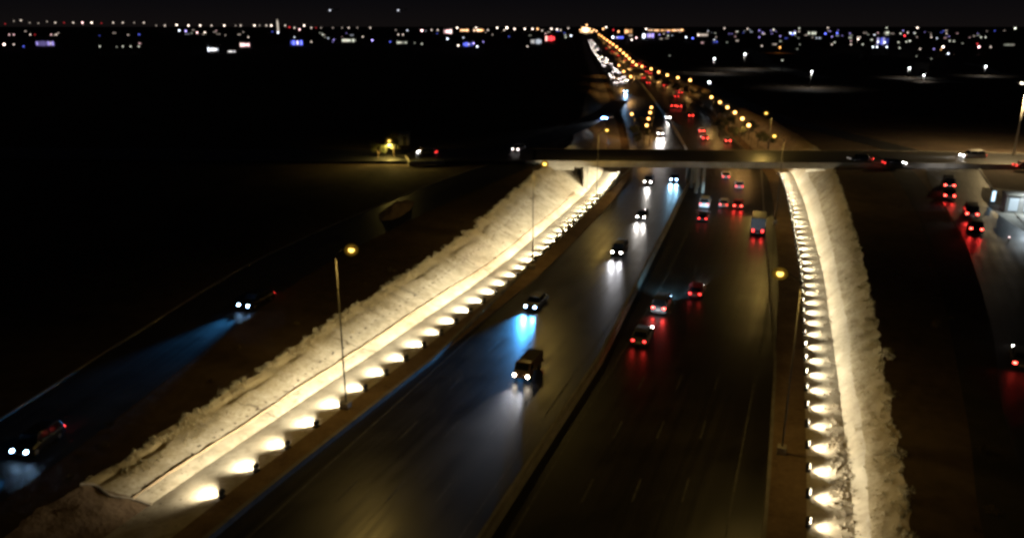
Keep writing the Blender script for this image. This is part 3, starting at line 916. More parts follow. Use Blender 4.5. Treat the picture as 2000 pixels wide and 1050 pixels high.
# on the crossing road
zc = lambda y: 6.8
car_at(1703, 309, False, ('sedan', 'black', 'head_off', 'tail_bright'), 'black car with a red light on the crossing road just right of the bridge', .66, zf=zc, yaw=math.radians(178))
car_at(1878, 303, True, ('suv', 'white', 'head_white'), 'white car lit from behind on the crossing road at right', .8, zf=lambda y: 6.35, yaw=math.radians(182), beam=5000, col=WARM, two=False)
car_at(1767, 318, True, ('hatchback', 'grey', 'head_white'), 'small grey car with one visible white headlight near the kerb of the crossing road', .66, zf=lambda y: 6.5, yaw=math.radians(-4), beam=2000, col=WARM, two=False)
car_at(1982, 322, False, ('sedan', 'red', 'head_white'), 'dark red car on the crossing road at the right edge', .66, zf=lambda y: 6.32, yaw=math.radians(-3))
car_at(1006, 291, True, ('sedan', 'silver', 'head_far'), 'silver car with two small headlights on the dark crossing road left of the bridge', .7, zf=lambda y: 6.7, yaw=math.radians(250))
car_at(1180, 230, True, ('sedan', 'white', 'head_deepblue'), 'white car with brilliant blue headlights on the branch road beyond the bridge', .7, zf=lambda y: 6.25, yaw=math.radians(238), beam=HB * 1.4, col=(.8, .88, 1.0))
car_at(852, 297, False, ('hatchback', 'grey', 'head_white', 'tail'), 'parked grey hatchback with red light near the yellow lit tree at left', .7, zf=lambda y: 6.2, yaw=math.radians(170))

def tail_glow(t, p):
    for s_ in (-1, 1):
        spot('tail_lamp', t, (-t['len'] / 2 - .15, s_ * .6, .75), (-1, 0, -.12), p, (1, .03, .025), 84, .9, .12)
for a_ in pending: beams(*a_[:4], h=a_[4], reach=a_[5], ang=a_[6])
for a_ in reds: tail_glow(*a_)

# far queue of cars, too small to show parts
def far_car_mesh(paint, head, tail):
    mb, G, w = car_meshes(4.6, 1.82, 1.44, 1.35, -1.62, 1.05, .86, 1.03, paint)
    for g in G.values():
        b = len(mb.v); mb.v += g.v; mb.f += [[b + i for i in f] for f in g.f]; mb.m += [1] * len(g.f)
    for s in (-1, 1):
        mb.ball((2.22, s * .6, .62), .18, 8, 5, 2); mb.box((-2.26, s * .62, .68), (.14, .34, .2), 3)
        for x in (-1.35, 1.4): mb.tube((x, s * .7, .32), (x, s * .9, .32), .32, n=10, mi=4)
    return mb.mesh('far_car', [M['paint_' + paint], M['glass'], M[head], M[tail], M['rubber']])
fm = [far_car_mesh(p, h, 'tail') for p, h in (('silver', 'head_far'), ('grey', 'head_far'), ('black', 'head_far'), ('brown', 'head_warm'))]
def far_cars(toward, lanes, y0, y1, n, label, group, k=1.035):
    y = y0
    for i in range(n):
        lane = rnd.choice(lanes)
        o = bpy.data.objects.new('car', rnd.choice(fm)); link(o)
        o.location = (xm(y) + lane * slope_k(y), y, road_z(y) + .004)
        o.rotation_euler = (0, 0, heading(y) + (math.pi if toward else 0))
        tag(o, label, 'car', group)
        y += (y1 - y0) / n * rnd.uniform(.4, 1.6) * (0.35 + 1.3 * i / n)
far_cars(True, (-12.4, -9.4, -6.6), 385, 1500, 58, 'tiny car with white headlights in the dense far oncoming queue below the horizon', 'far oncoming queue of headlights')
far_cars(False, (13.2, 10, 6.6, 3.2), 330, 1300, 22, 'tiny car with red tail lights in the far departing queue below the horizon', 'far departing queue of tail lights')

# ------------------------------------------------------------------ plants and rubble
def scrub_mesh(seed, n, w, h):
    r = random.Random(seed); mb = MB()
    for i in range(9):
        a = r.uniform(0, 6.28); q = r.uniform(.3, 1)
        mb.tube((0, 0, -.12), (math.cos(a) * w * .45 * q, math.sin(a) * w * .45 * q, h * r.uniform(.5, 1)), .018, .006, 4)
    for i in range(n):
        a = r.uniform(0, 6.28); q = math.sqrt(r.random()) * w * .55; z = r.uniform(.02, 1) ** .8 * h * (1.05 - .5 * q / w)
        c = Vector((q * math.cos(a), q * math.sin(a), z)); s = r.uniform(.05, .12)
        u = Vector((r.uniform(-1, 1), r.uniform(-1, 1), r.uniform(-.3, 1))).normalized(); v = u.orthogonal().normalized()
        mb.poly([c - v * s * .5, c + u * s * 1.6, c + v * s * .5])
    return mb
scr = [scrub_mesh(s, 150, w, h).mesh('scrub', [M['dryleaf']]) for s, w, h in ((1, 1.3, .65), (2, .9, .5), (3, 1.7, .6), (4, 1.1, .9))]
def put_scrub(x, y, z, s, label, group):
    o = bpy.data.objects.new('shrub', rnd.choice(scr)); link(o)
    o.location = (x, y, z); o.scale = (s, s, s * rnd.uniform(.7, 1.2)); o.rotation_euler = (0, 0, rnd.uniform(0, 6.28))
    tag(o, label, 'shrub', group)
LSC = ('dry straw coloured shrub on the ragged top edge of the left embankment', 'dry shrubs along the top of the left embankment')
RSC = ('dry straw coloured shrub on the ragged top edge of the right embankment', 'dry shrubs along the top of the right embankment')
y = 47.8
while y < 148:
    u = rnd.uniform(-.12, .6)
    t = 1 - u / (wl(y) * shrink(y))
    put_scrub(xla(y) + (xlt(y) - xla(y)) * t, y, (toe(y) + (lz(y) - toe(y)) * t if u > 0 else lz(y)) - .03, rnd.uniform(.28, .65), *LSC)
    y += rnd.uniform(.45, .95)
y = 41
while y < 150:
    u = rnd.uniform(-.15, 1.0)
    t = 1 - u / (wr(y) * shrink(y))
    put_scrub(xra(y) + (xrt(y) - xra(y)) * t, y, (toe(y) + (lz(y) - toe(y)) * t if u > 0 else lz(y)) - .03, rnd.uniform(.18, .42), *RSC)
    y += rnd.uniform(.75, 1.5)
for i in range(13):
    y = rnd.uniform(52, 140); t = rnd.uniform(.15, .95)
    put_scrub(xla(y) + (xlt(y) - xla(y)) * t, y, toe(y) + (lz(y) - toe(y)) * t, rnd.uniform(.15, .34), 'tuft of dry weeds rooted in the stone of the left slope', 'weeds on the left slope')
for i in range(13):
    y = rnd.uniform(41, 140); t = rnd.uniform(.2, .97)
    put_scrub(xra(y) + (xrt(y) - xra(y)) * t, y, toe(y) + (lz(y) - toe(y)) * t, rnd.uniform(.15, .36), 'tuft of dry weeds rooted in the stone of the right slope', 'weeds on the right slope')
# a few clumps just beyond the right edge, catching the lamp light
for px, py in ((1722, 690), (1735, 700), (1738, 684), (1755, 885), (1768, 965), (1690, 640), (1742, 770)):
    X, Y, z = atr(px, py, land_z, .2)
    put_scrub(X, Y, z, rnd.uniform(.7, 1.1), 'lone dry shrub on the dark ground just right of the lit right slope', 'shrubs beyond the right slope')
for i in range(24):
    y = rnd.uniform(42, 125); sd = rnd.choice((-1, 1))
    x = xlt(y) - rnd.uniform(1, 5) if sd < 0 else xrt(y) + rnd.uniform(1, 9)
    put_scrub(x, y, land_z(y), rnd.uniform(.3, .9), 'scattered dry shrub on the dark ground %s' % ('between the left embankment and the service road' if sd < 0 else 'between the right embankment and the dark band'), 'scrub on the %s ground' % ('left' if sd < 0 else 'right'))
# rubble at the foot of the right slope (nobody could count it)
mb = MB()
for i in range(900):
    y = rnd.choice((rnd.gauss(52, 4.5), rnd.uniform(40, 110))); q = rnd.gauss(.82, .16)
    if not .2 < q < 1.25: continue
    x = xr(y) + (xra(y) - xr(y)) * q
    z = rza(y) + (toe(y) - rza(y)) * min(q, 1) + (q > 1) * .12
    s = abs(rnd.gauss(.07, .05)) + .03
    d = [rnd.uniform(.6, 1.2) for _ in range(6)]
    mb.raw([(x + s * d[0], y, z), (x, y + s * d[1], z), (x - s * d[2], y, z), (x, y - s * d[3], z), (x + s * .1, y, z + s * d[4])],
           [(0, 1, 4), (1, 2, 4), (2, 3, 4), (3, 0, 4)])
o = mb.build('rubble', M['rock']); o['kind'] = 'stuff'

# dry grass over the upper slopes (nobody could count it)
mb = MB(); rg = random.Random(5)
def blade_tuft(x, y, z, h):
    for _ in range(4):
        a = rg.uniform(0, 6.28); l = h * rg.uniform(.3, .7); wd = h * .16
        c, s_ = math.cos(a), math.sin(a)
        mb.poly([(x - s_ * wd, y + c * wd, z - .03), (x + s_ * wd, y - c * wd, z - .03), (x + c * l, y + s_ * l, z + h * rg.uniform(.6, 1.1))])
for i in range(9000):
    if i % 5 < 3:
        y = 40 + 110 * rg.random() ** 1.5; t = 1 - rg.random() ** 1.7 * .72
        if noise.noise(Vector((t * 4, y * .5, 8))) < -.12: continue
        xa, xt = xra(y), xrt(y)
    else:
        y = YE + .4 + 98 * rg.random() ** 1.4; t = 1 - rg.random() ** 2.2 * .45
        if noise.noise(Vector((t * 4, y * .45, 3))) < .02: continue
        xa, xt = xla(y), xlt(y)
    zt, zl = toe(y), lz(y)
    blade_tuft(xa + (xt - xa) * t, y, zt + (zl - zt) * t, rg.uniform(.08, .3) * (.6 + .5 * t))
o = mb.build('dry_grass', M['dryleaf']); o['kind'] = 'stuff'

def tree_parts(seed, h, w, n):
    r = random.Random(seed)
    tk = MB(); tk.tube((0, 0, -.2), (0.05, 0, h * .42), .16, .10, 8)
    tips = []
    for i in range(8):
        a = r.uniform(0, 6.28); p0 = Vector((.05, 0, h * r.uniform(.28, .42)))
        p1 = Vector((math.cos(a) * w * r.uniform(.2, .42), math.sin(a) * w * r.uniform(.2, .42), h * r.uniform(.5, .9)))
        tk.tube(p0, p1, .07, .025, 5); tips.append(p1)
    cw = MB()
    cl = [(t + Vector((r.uniform(-.5, .5), r.uniform(-.5, .5), r.uniform(-.3, .5))), r.uniform(.5, 1.0) * w * .26) for t in tips for _ in range(2)]
    for i in range(n):
        c, R = r.choice(cl)
        d = Vector((r.gauss(0, 1), r.gauss(0, 1), r.gauss(0, 1))).normalized() * R * r.random() ** .4
        p = c + d; s = r.uniform(.10, .20)
        u = Vector((r.uniform(-1, 1), r.uniform(-1, 1), r.uniform(-1, 1))).normalized(); v = u.orthogonal().normalized()
        cw.poly([p - u * s, p + v * s * .5, p + u * s, p - v * s * .5])
    return tk, cw
tms = []
for sd, h, w in ((11, 5.2, 4.6), (12, 6.4, 5.0), (13, 4.4, 4.2)):
    a, b = tree_parts(sd, h, w, 1500)
    tms.append((a.mesh('trunk', [M['bark']]), b.mesh('crown', [M['leaf']])))
def tree(x, y, z, s, label, group=None):
    t = empty('tree', (x, y, z), rnd.uniform(0, 6.28)); t.scale = (s, s, s)
    a, b = rnd.choice(tms)
    link(bpy.data.objects.new('trunk', a), t); link(bpy.data.objects.new('crown', b), t)
    tag(t, label, 'tree', group)
for px, py in ((1236, 262), (1250, 248), (1258, 270), (1246, 280)):
    X, Y = at(px, py, road_z(225) + 1); tree(X, Y, road_z(Y) + .1, rnd.uniform(.6, .85), 'small tree lit orange by the lamps left of the oncoming road beyond the bridge', 'trees left of the road beyond the bridge')
for px, py in ((1405, 262), (1422, 250), (1432, 264), (1446, 272), (1462, 268), (1480, 282), (1400, 240), (1500, 285)):
    X, Y = at(px, py, 4.5); tree(X, Y, 3.9 if Y < 230 else 5.2, rnd.uniform(.6, .9), 'tree lit orange by the row of lamps right of the departing road beyond the bridge', 'trees right of the road beyond the bridge')
for px, py in ((1300, 168), (1322, 176), (1345, 184), (1368, 196), (1282, 160)):
    X, Y = at(px, py, 8); tree(X, Y, 6.1, rnd.uniform(.8, 1.1), 'dark roadside tree below the farther row of amber lamps', 'trees below the farther lamp row')

# ------------------------------------------------------------------ lamps beyond the bridge
def far_lamp(px, py, hz, h, label, group, power=0, r=.3, head='sodium_far', col=(1, .52, .14)):
    X, Y = at(px, py, hz)
    return lamp_post(X, Y, hz - h - .48, h, math.pi * .95, .9, label, group, power, col, head, r, .07, plinth=False)
for px, py in ((1470, 245), (1457, 232), (1442, 220), (1427, 210), (1412, 200), (1395, 190)):
    far_lamp(px, py, 10, 5.6, 'amber lamp in the nearer slanting row right of the road beyond the bridge', 'nearer row of amber lamps right of the far road', 900, .42)
for px, py in ((1352, 157), (1328, 152), (1307, 147), (1290, 141), (1275, 135), (1257, 130)):
    far_lamp(px, py, 10, 5.0, 'amber lamp in the farther slanting row right of the road, above the dark trees', 'farther row of amber lamps right of the far road', 900, .52)
for i, (px, py) in enumerate(((1246, 127), (1239, 121), (1232, 115), (1226, 109), (1220, 104), (1213, 98), (1206, 92), (1199, 87), (1193, 83), (1187, 79), (1181, 75), (1176, 71), (1171, 68))):
    far_lamp(px, py, 12, 6.0, 'amber lamp in the chain along the far road up to the horizon', 'chain of amber lamps along the far road', 3000 if i % 2 == 0 else 0, .5 + .06 * i)
for px, py in ((1278, 210), (1276, 220), (1273, 232), (1270, 245), (1240, 223)):
    far_lamp(px, py, 8, 5.0, 'amber lamp in the short row left of the oncoming road beyond the bridge', 'short row of amber lamps left of the road', 500, .36)
for px, py in ((1222, 140), (1236, 150), (1212, 128)):
    far_lamp(px, py, 12, 6.5, 'amber lamp on the median between the far queues of head and tail lights', 'amber lamps on the far median', 1700, .42)
far_lamp(1390, 161, 12, 6, 'single white lamp above the nearer row of amber lamps', None, 0, .4, 'ledwhite')

# yard with tree, wall and lamp at the left of the crossing road
X, Y = at(760, 275, 10.2)
lamp_post(X - .8, Y, 6.2, 3.6, 0, .8, 'short amber lamp among leaves in the dark field left of the bridge', None, 5000, (1, .72, .16), 'sodium', .34, .07, 177, plinth=False)
tree(X + .6, Y + 1.6, 6.2, .95, 'tree lit yellow by the short lamp in the dark field at left')
tree(X - 2.6, Y + 1.2, 6.2, .8, 'tree standing left of the short amber lamp in the dark field')
for px, py in ((775, 292), (800, 296), (822, 297)):
    X, Y, z = atr(px, py, land_z, .3); put_scrub(X, Y, z, 1.5, 'shrub lit yellow beside the short lamp in the dark field', 'shrubs beside the short lamp')
P0 = [at(*p, 6.3) for p in ((793, 308), (800, 321), (830, 320), (868, 318))]
o = wall_along('garden_wall', P0, 0, [(-.15, -.2), (-.15, .7), (.15, .7), (.15, -.2)], M['wallpaint'], lambda x, y: 6.2)
tag(o, 'low pale boundary wall turning a corner near the short amber lamp', 'wall')
X, Y = at(785, 262, 9)
t = empty('hut', (X, Y + 3, 6.2)); tag(t, 'small pale hut with flat roof behind the yellow lit tree', 'hut')
mb = MB(); mb.box((0, 0, 1.3), (2.4, 2.4, 2.6)); mb.build('wall', M['wallpaint'], t)
mb = MB(); mb.box((0, 0, 2.68), (2.8, 2.8, .15)); mb.build('roof', M['concrete'], t)
mb = MB(); mb.box((.3, -1.215, 1.0), (.8, .05, 2.0)); mb.build('door', M['black'], t)
# mound added nearer on the left in place of a lamplit ground patch
mb = MB(); X, Y, z = atr(775, 410, land_z)
n = 16
for j in range(n + 1):
    for i in range(n + 1):
        a, b = (i / n - .5) * 2, (j / n - .5) * 2
        hgt = max(0, 1 - math.hypot(a, b)) ** 1.2 * 1.1 * (1 + 1.2 * noise.noise(Vector((a * 4, b * 5, 2))))
        mb.v.append((a * 2.4 + b * 1.2, b * 7, hgt - .04 + (land_z(Y + b * 7) - land_z(Y))))
for j in range(n):
    for i in range(n):
        mb.f.append([j * (n + 1) + i, j * (n + 1) + i + 1, (j + 1) * (n + 1) + i + 1, (j + 1) * (n + 1) + i]); mb.m.append(0)
o = mb.build('added_mound', M['dirtline'], None, True); o.location = (X, Y, z); tag(o, 'low reddish mound added for a lamplit patch in the dark field left of the embankment', 'mound')

# ------------------------------------------------------------------ lit yard at the right edge
X, Y, z = atr(1975, 420, land_z)
ribbon('pavement', [(X + 1.5, Y - 16), (X + 3, Y - 6), (X + 6, Y + 6), (X + 11, Y + 15)], 12, .06, M['concrete'])
t = empty('kiosk', (X + 1.6, Y + .5, z), math.radians(-16)); tag(t, 'roadside kiosk with two bluish lit panels and flat roof at the right edge', 'kiosk')
mb = MB(); mb.box((.6, 1.2, 1.5), (5.4, 2.4, 3.0)); mb.build('wall', M['wallpaint'], t)
mb = MB(); mb.box((.6, 1.0, 3.08), (5.9, 3.0, .16)); mb.build('roof', M['concrete'], t)
KG = glow('cool lit panel', (.62, .85, 1.0), .42); KW = glow('white lit panel', (.85, .95, 1.0), .7)
for dx, m_k in ((-1.1, KG), (1.1, KW)):
    mb = MB(); mb.box((dx, -.02, 1.5), (1.5, .06, 2.2)); f = mb.build('window', M['steel'], t)
    mb = MB(); mb.box((dx, -.06, 1.5), (1.34, .04, 2.04)); mb.build('pane', m_k, f)
X2, Y2, z2 = atr(1937, 398, land_z)
t = empty('totem_sign', (X2, Y2, z2)); tag(t, 'slim upright light box glowing blue white between slip road and kiosk', 'sign')
mb = MB(); mb.box((0, 0, .2), (.8, .4, .4)); mb.build('base', M['concrete'], t)
mb = MB(); mb.box((0, 0, 1.3), (.66, .24, 1.8)); mb.build('frame', M['steel'], t)
mb = MB(); mb.box((0, -.13, 1.3), (.54, .04, 1.66)); mb.build('light_panel', glow('blue white panel', (.55, .8, 1.0), 2.2), t)
lamp_post(X + 3.2, Y - 2.0, z, 4.2, math.pi * .9, .8, 'thin pole with cool white lamp in front of the kiosk', None, 1300, (.75, .9, 1.0), 'ledwhite', .14, .06, plinth=False)
X3, Y3, z3 = atr(1971, 464, land_z, .6)
t = empty('bollard_lamp', (X3, Y3, z3)); tag(t, 'low bollard with a small pinkish light near the kiosk', 'bollard')
mb = MB(); mb.tube((0, 0, 0), (0, 0, .6), .09); mb.build('post', M['steel'], t); mb = MB(); mb.ball((0, 0, .68), .11); mb.build('lamp_glow', glow('pink white', (1, .7, .7), 3), t)

# high mast
X, Y = at(1979, 306, 6.2)
t = empty('high_mast', (X, Y, 6.2)); tag(t, 'very tall pale floodlight mast rising above the crossing road at the right edge', 'mast')
mb = MB(); mb.tube((0, 0, 0), (0, 0, 15.2), .22, .12, 12); mb.build('pole', M['plate'], t, True)
mb = MB()
for i in range(12):
    a0_, a1_ = i * math.pi / 6, (i + 1) * math.pi / 6
    mb.tube((math.cos(a0_) * 1.0, math.sin(a0_) * 1.0, 15.3), (math.cos(a1_) * 1.0, math.sin(a1_) * 1.0, 15.3), .07, n=6)
for i in range(4): mb.tube((0, 0, 15.2), (math.cos(i * math.pi / 2), math.sin(i * math.pi / 2), 15.3), .05, n=6)
mb.build('crown_ring', M['steel'], t)
for i in range(6):
    a = i * math.pi / 3
    mb = MB(); mb.box((math.cos(a) * 1.15, math.sin(a) * 1.15, 15.2), (.5, .4, .3), 0, (.8, .8), a); mb.build('lamp', glow('warm white mast lamp', (1, .86, .66), 5), t)
spot('mast_light', t, (0, 0, 14.7), (0, 0, -1), 30000, (1, .72, .34), 166, .5, .3)

# ------------------------------------------------------------------ the town on the horizon
GC = {'w': (1.0, .82, .68), 'o': (1.0, .50, .20), 'c': (.80, .88, 1.0), 'b': (.13, .17, 1.0), 'v': (.45, .36, 1.0), 'r': (1.0, .05, .06), 'g': (.75, .78, .62), 'p': (1.0, .6, .6)}
CN = {'w': 'warm white', 'o': 'orange', 'c': 'cool white', 'b': 'deep blue', 'v': 'violet', 'r': 'red', 'g': 'pale greenish', 'p': 'pinkish'}
BR = {1: .8, 2: 2.0, 3: 5.5, 4: 10.0}
gm = {}
def gmat(c, b):
    if (c, b) not in gm: gm[(c, b)] = glow('town light %s %d' % (CN[c], b), GC[c], BR[b])
    return gm[(c, b)]
ZN = [(130, 'at the far left of the skyline'), (330, 'a little left of the brilliant shop'), (525, 'just left of the tall lit minaret'), (700, 'just right of the tall lit minaret'),
      (880, 'left of the bright arcade'), (1000, 'around the long bright arcade'), (1135, 'between the arcade and the glowing dome'),
      (1260, 'just right of the glowing dome'), (1400, 'around the long orange terrace'), (1600, 'above the lit gravel tracks at right'), (1700, 'left of the blue lit tower block'),
      (1790, 'around the blue lit tower block'), (1900, 'above the grey barn at right'), (2001, 'at the far right of the skyline')]
def zone(px):
    for x, n in ZN:
        if px < x: return n
def town_lamp(px, py, c, b):
    if py < 58.5:
        D = 3000.0; z = H - (py - Y_HOR) / F_PX * D
    else:
        z = 13.0; D = (H - z) * F_PX / (py - Y_HOR)
    X, Y = (px - 1000) / F_PX * D * 1.0, D
    # distance along the ground for the pitched lens
    X, Y = at(px, py, z) if py >= 58.5 else (X / (CP - (py - 525) / F_PX * SP) , D)
    r = (.78 + .18 * b) * Y / F_PX
    hh = z - 6.2
    mb = MB(); mb.tube((0, 0, 0), (0, 0, hh), max(.12, r * .08), n=5, mi=0); mb.ball((0, 0, hh), r, 8, 6, 1)
    mb.box((0, 0, hh + r), (r * 1.1, r * 1.1, r * .3), 0)
    o = mb.build('street_lamp', [M['steel'], gmat(c, b)])
    o.location = (X, Y, 6.2)
    row = 'on the horizon line' if py < 61 else ('below the horizon line' if py < 80 else 'low before the town')
    lb = '%s%s lamp %s, %s' % ('faint ' if b == 1 else ('bright ' if b >= 3 else ''), CN[c], row, zone(px))
    tag(o, lb, 'street lamp', lb)
TL = '''10 47 r1,27 42 w1,41 41 w2,58 45 w1,75 46 w1,92 43 w1,108 45 w2,125 45 r1,143 45 w2,161 45 p3,179 45 w3,198 46 r1,221 45 w2,240 45 w2,262 45 w1,281 45 w2,305 50 w1,322 50 w2,345 49 w3,368 50 w3,391 50 w3,413 50 w2,438 50 w3,460 50 w1,470 50 w2,497 50 w3
18 68 p2,27 68 p2,59 68 w2,68 68 r1,100 68 p2,110 68 w2,8 87 w4,27 87 w2,46 91 b2,195 91 g2,228 92 g1,240 91 g2,255 91 g2,271 91 g2,350 60 c3,363 61 v3,385 64 p3,400 64 w3,465 68 w1,475 63 w1,440 69 w1,485 73 w2
507 50 w1,520 50 w2,530 50 w3,557 50 w2,565 53 r2,575 54 w2,585 57 p3,594 50 w3,608 54 w2,617 54 r1,627 54 w1,650 54 w1,668 54 w1,681 54 w2,698 54 w1,723 54 w2,773 59 w1,543 64 c3,575 73 c2,608 82 w2,630 68 g2,652 78 v2,650 82 v1,727 79 v3,762 82 b2,778 68 w2,787 68 w2,810 84 g1,824 60 p4,824 86 g2,843 59 w2,855 58 w2,874 76 c3,893 54 w3,930 54 w3,953 59 w2,962 68 w1,971 54 w3,985 58 w2,990 54 w4,905 74 c2,895 89 w3,925 85 v3,932 91 c3,944 82 v2
1005 56 w3,1025 56 w3,1040 56 w3,1050 56 o3,1059 60 w2,1077 56 w3,1088 57 w3,1095 59 w2,1110 55 w2,1065 67 p3,1030 91 w2,1105 73 g2,1115 70 c3,1178 56 o3,1184 53 w3,1198 59 r2,1208 62 o3,1234 55 w1,1262 56 w3,1332 59 o3,1197 73 c4,1234 78 w3,1243 74 p3,1288 68 v2,1305 70 g2,1340 73 c3,1353 75 b3,1382 63 w1,1415 55 w2,1440 62 g2,1460 56 w2,1483 60 v2,1483 73 v2,1395 78 c2,1400 82 b2,1420 83 g1,1488 90 w2,1308 109 g1
1511 57 g2,1544 65 c3,1552 65 c3,1548 67 b3,1561 55 g2,1524 71 v2,1617 54 w2,1612 66 b3,1635 65 b3,1625 72 v2,1732 54 g2,1792 54 w3,1708 68 c3,1660 66 v2,1645 70 v1,1676 77 w3,1662 87 w2,1685 87 g2,1630 83 g2,1625 87 w2,1773 64 w2,1767 70 r3,1787 65 g2,1819 73 w2,1830 75 c2,1855 80 g2,1797 96 w2,1824 96 v2,1842 92 w4,1838 97 o2,1852 105 c3,1880 85 g1,1912 92 p4,1909 86 r2,1935 92 w2,1916 73 g2,1925 73 g2,1983 55 g3,1562 87 g1,1557 96 g1,1528 118 g2,1770 82 g2,1755 83 g2,1757 94 g2,1790 110 g1,1819 115 g1'''
for tok in TL.replace('\n', ',').split(','):
    a, b, c = tok.split()
    town_lamp(float(a), float(b), c[0], int(c[1]))

def town_building(px, py, wp, hp, c, strength, label, name='building', cat='building', nwin=3, roof='flat'):
    """lit block: py is the middle of its lit front"""
    D = 26.8 * F_PX / max(6.0, (py + hp / 2 + 1.5 - Y_HOR))
    X, Y = at(px, Y_HOR + 26.8 * F_PX / D, 6.2)
    k = Y / F_PX
    w, h = wp * k, hp * k
    t = empty(name, (X, Y, 6.2)); tag(t, label, cat)
    mb = MB(); mb.box((0, w * .3, h * .65), (w * 1.15, w * .6, h * 1.3)); mb.build('wall', M['darkwall'], t)
    mb = MB(); mb.box((0, w * .3, h * 1.3 + .12 * h), (w * 1.22, w * .66, h * .14)); mb.build('roof', M['concrete'], t)
    g = glow('lit front ' + label[:20], GC[c], strength)
    g2 = glow('lit front dim ' + label[:20], GC[c], strength * .3)
    g3 = glow('lit front warm ' + label[:20], tuple(.5 * q_ + .5 * r_ for q_, r_ in zip(GC[c], (1, .85, .7))), strength * .9)
    nwin = nwin * 2 if nwin > 1 else 1
    ww = w / nwin
    rb = random.Random(int(px))
    for i in range(nwin):
        mb = MB(); mb.box((-w / 2 + ww * (i + .5), -.04 * k * 10, h * .62), (ww * .86, .1, h * .9)); f = mb.build('window', M['steel'], t)
        mb = MB(); mb.box((-w / 2 + ww * (i + .5), -.10 * k * 10, h * .62), (ww * .7, .1, h * rb.uniform(.45, .8))); mb.build('pane', rb.choice((g, g, g2, g3)), f)
    return t
TB = [(90, 86, 34, 13, 'v', 1.1, 'low shop with lilac lit windows at the far left', 4),
      (410, 90, 14, 8, 'w', 2.2, 'small lit shop with warm front left of the minaret', 2),
      (417, 97, 20, 9, 'c', 3.2, 'brilliant bluish white lit shop left of the minaret, standing in front', 3),
      (453, 100, 14, 4, 'c', 2.0, 'long low shed with a cool lit front right of the brilliant white shop', 3),
      (479, 88, 18, 9, 'p', 2.6, 'shop with pinkish lit front and awning left of the minaret', 3),
      (580, 84, 22, 10, 'b', 3.5, 'shop front glowing deep blue below the minaret', 3),
      (587, 84, 9, 7, 'c', 5.0, 'small white lit kiosk beside the deep blue shop', 1),
      (682, 79, 26, 7, 'g', 1.6, 'long low hall with greenish white lit front right of the deep blue shop', 4),
      (785, 83, 19, 6, 'g', 1.3, 'low hall with dull greenish front under a pair of lamps', 3),
      (875, 62, 15, 9, 'p', 3.5, 'block with pinkish white lit front on the skyline left of the arcade', 2),
      (907, 59, 15, 5, 'o', 4.0, 'first half of the bright orange white arcade on the skyline', 4),
      (935, 59, 19, 5, 'o', 4.0, 'second half of the bright orange white arcade, nearer the dome', 5),
      (914, 87, 18, 9, 'b', 1.8, 'shop with blue lit front below the orange arcade', 3),
      (1047, 82, 20, 12, 'c', .9, 'grey villa with bluish white lit front left of the red shop', 3),
      (1074, 76, 18, 12, 'r', 3.0, 'shop front glowing bright red left of the highway', 2),
      (1210, 73, 14, 5, 'b', 2.5, 'low shop with blue lit front right of the chain of amber lamps', 2),
      (1227, 62, 14, 10, 'o', 2.6, 'block with glowing orange front right of the dome', 2),
      (1257, 71, 6, 11, 'c', 5.0, 'narrow tower with bright white stair window right of the dome', 1),
      (1270, 70, 12, 10, 'v', 2.5, 'block with violet white windows beside the narrow white tower', 3),
      (1300, 59, 66, 4, 'o', 2.8, 'very long low terrace with a line of orange lights on the skyline', 12),
      (1372, 68, 20, 5, 'w', 3.0, 'low hall with warm white front right of the long terrace', 3),
      (1585, 65, 15, 7, 'g', 1.8, 'low hall with greenish white windows between two blue lights', 3),
      (1730, 66, 9, 9, 'g', 2.2, 'narrow block with pale windows above the blue lit tower block', 2),
      (1722, 82, 22, 16, 'b', 1.2, 'tower block with deep blue lit floors at right', 3),
      (1970, 87, 20, 4, 'g', .5, 'long shed with dim greenish front at the far right', 3)]
for p in TB: town_building(*p[:7], nwin=p[7])
# sparkle on the blue tower block's forecourt
for px, py in ((1715, 82), (1722, 76), (1728, 83), (1732, 92), (1713, 92), (1705, 92)): town_lamp(px, py, 'c', 3)

# minaret
D = 3000.0
X, Y = at(543, 57, 16)
X, Y = X / Y * D, D
t = empty('minaret', (X, Y, 6.2)); tag(t, 'tall slim floodlit minaret rising above the skyline at left', 'minaret')
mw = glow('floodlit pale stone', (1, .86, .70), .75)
mb = MB(); mb.tube((0, 0, 0), (0, 0, 38), 2.7, 2.3, 12); mb.build('shaft', mw, t, True)
mb = MB(); mb.tube((0, 0, 30), (0, 0, 31.5), 3.6, 3.6, 12); mb.tube((0, 0, 20), (0, 0, 21.2), 3.6, 3.6, 12); mb.build('gallery', mw, t)
mb = MB(); mb.tube((0, 0, 38), (0, 0, 46), 2.2, .1, 12); mb.build('spire', mw, t, True)
# glowing dome at the end of the highway
X, Y = at(1145, 66, 6.2)
X, Y = X / Y * 2600, 2600
t = empty('domed_hall', (X, Y, 6.2)); tag(t, 'domed hall glowing warm white at the far end of the highway', 'domed hall')
k = 2600 / F_PX
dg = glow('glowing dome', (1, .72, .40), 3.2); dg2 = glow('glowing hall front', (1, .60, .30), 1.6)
mb = MB(); mb.box((0, 12, 4.5), (40, 24, 9)); mb.build('wall', M['wallpaint'], t)
mb = MB(); mb.ball((-2, 8, 9.0), 13, 24, 14, 0, .7); mb.build('dome', dg, t, True)
for i in range(7):
    mb = MB(); mb.box((-17 + i * 5.7, -.1, 5), (4.2, .3, 6.5)); mb.build('window', dg2, t)
mb = MB(); mb.tube((-2, 8, 19), (-2, 8, 24), .4, .1); mb.build('finial', M['steel'], t)

for px, py in ((1133, 58), (1138, 54), (1152, 56), (1160, 58), (1146, 49), (1165, 61), (1156, 62)): town_lamp(px, py, 'o', 3)
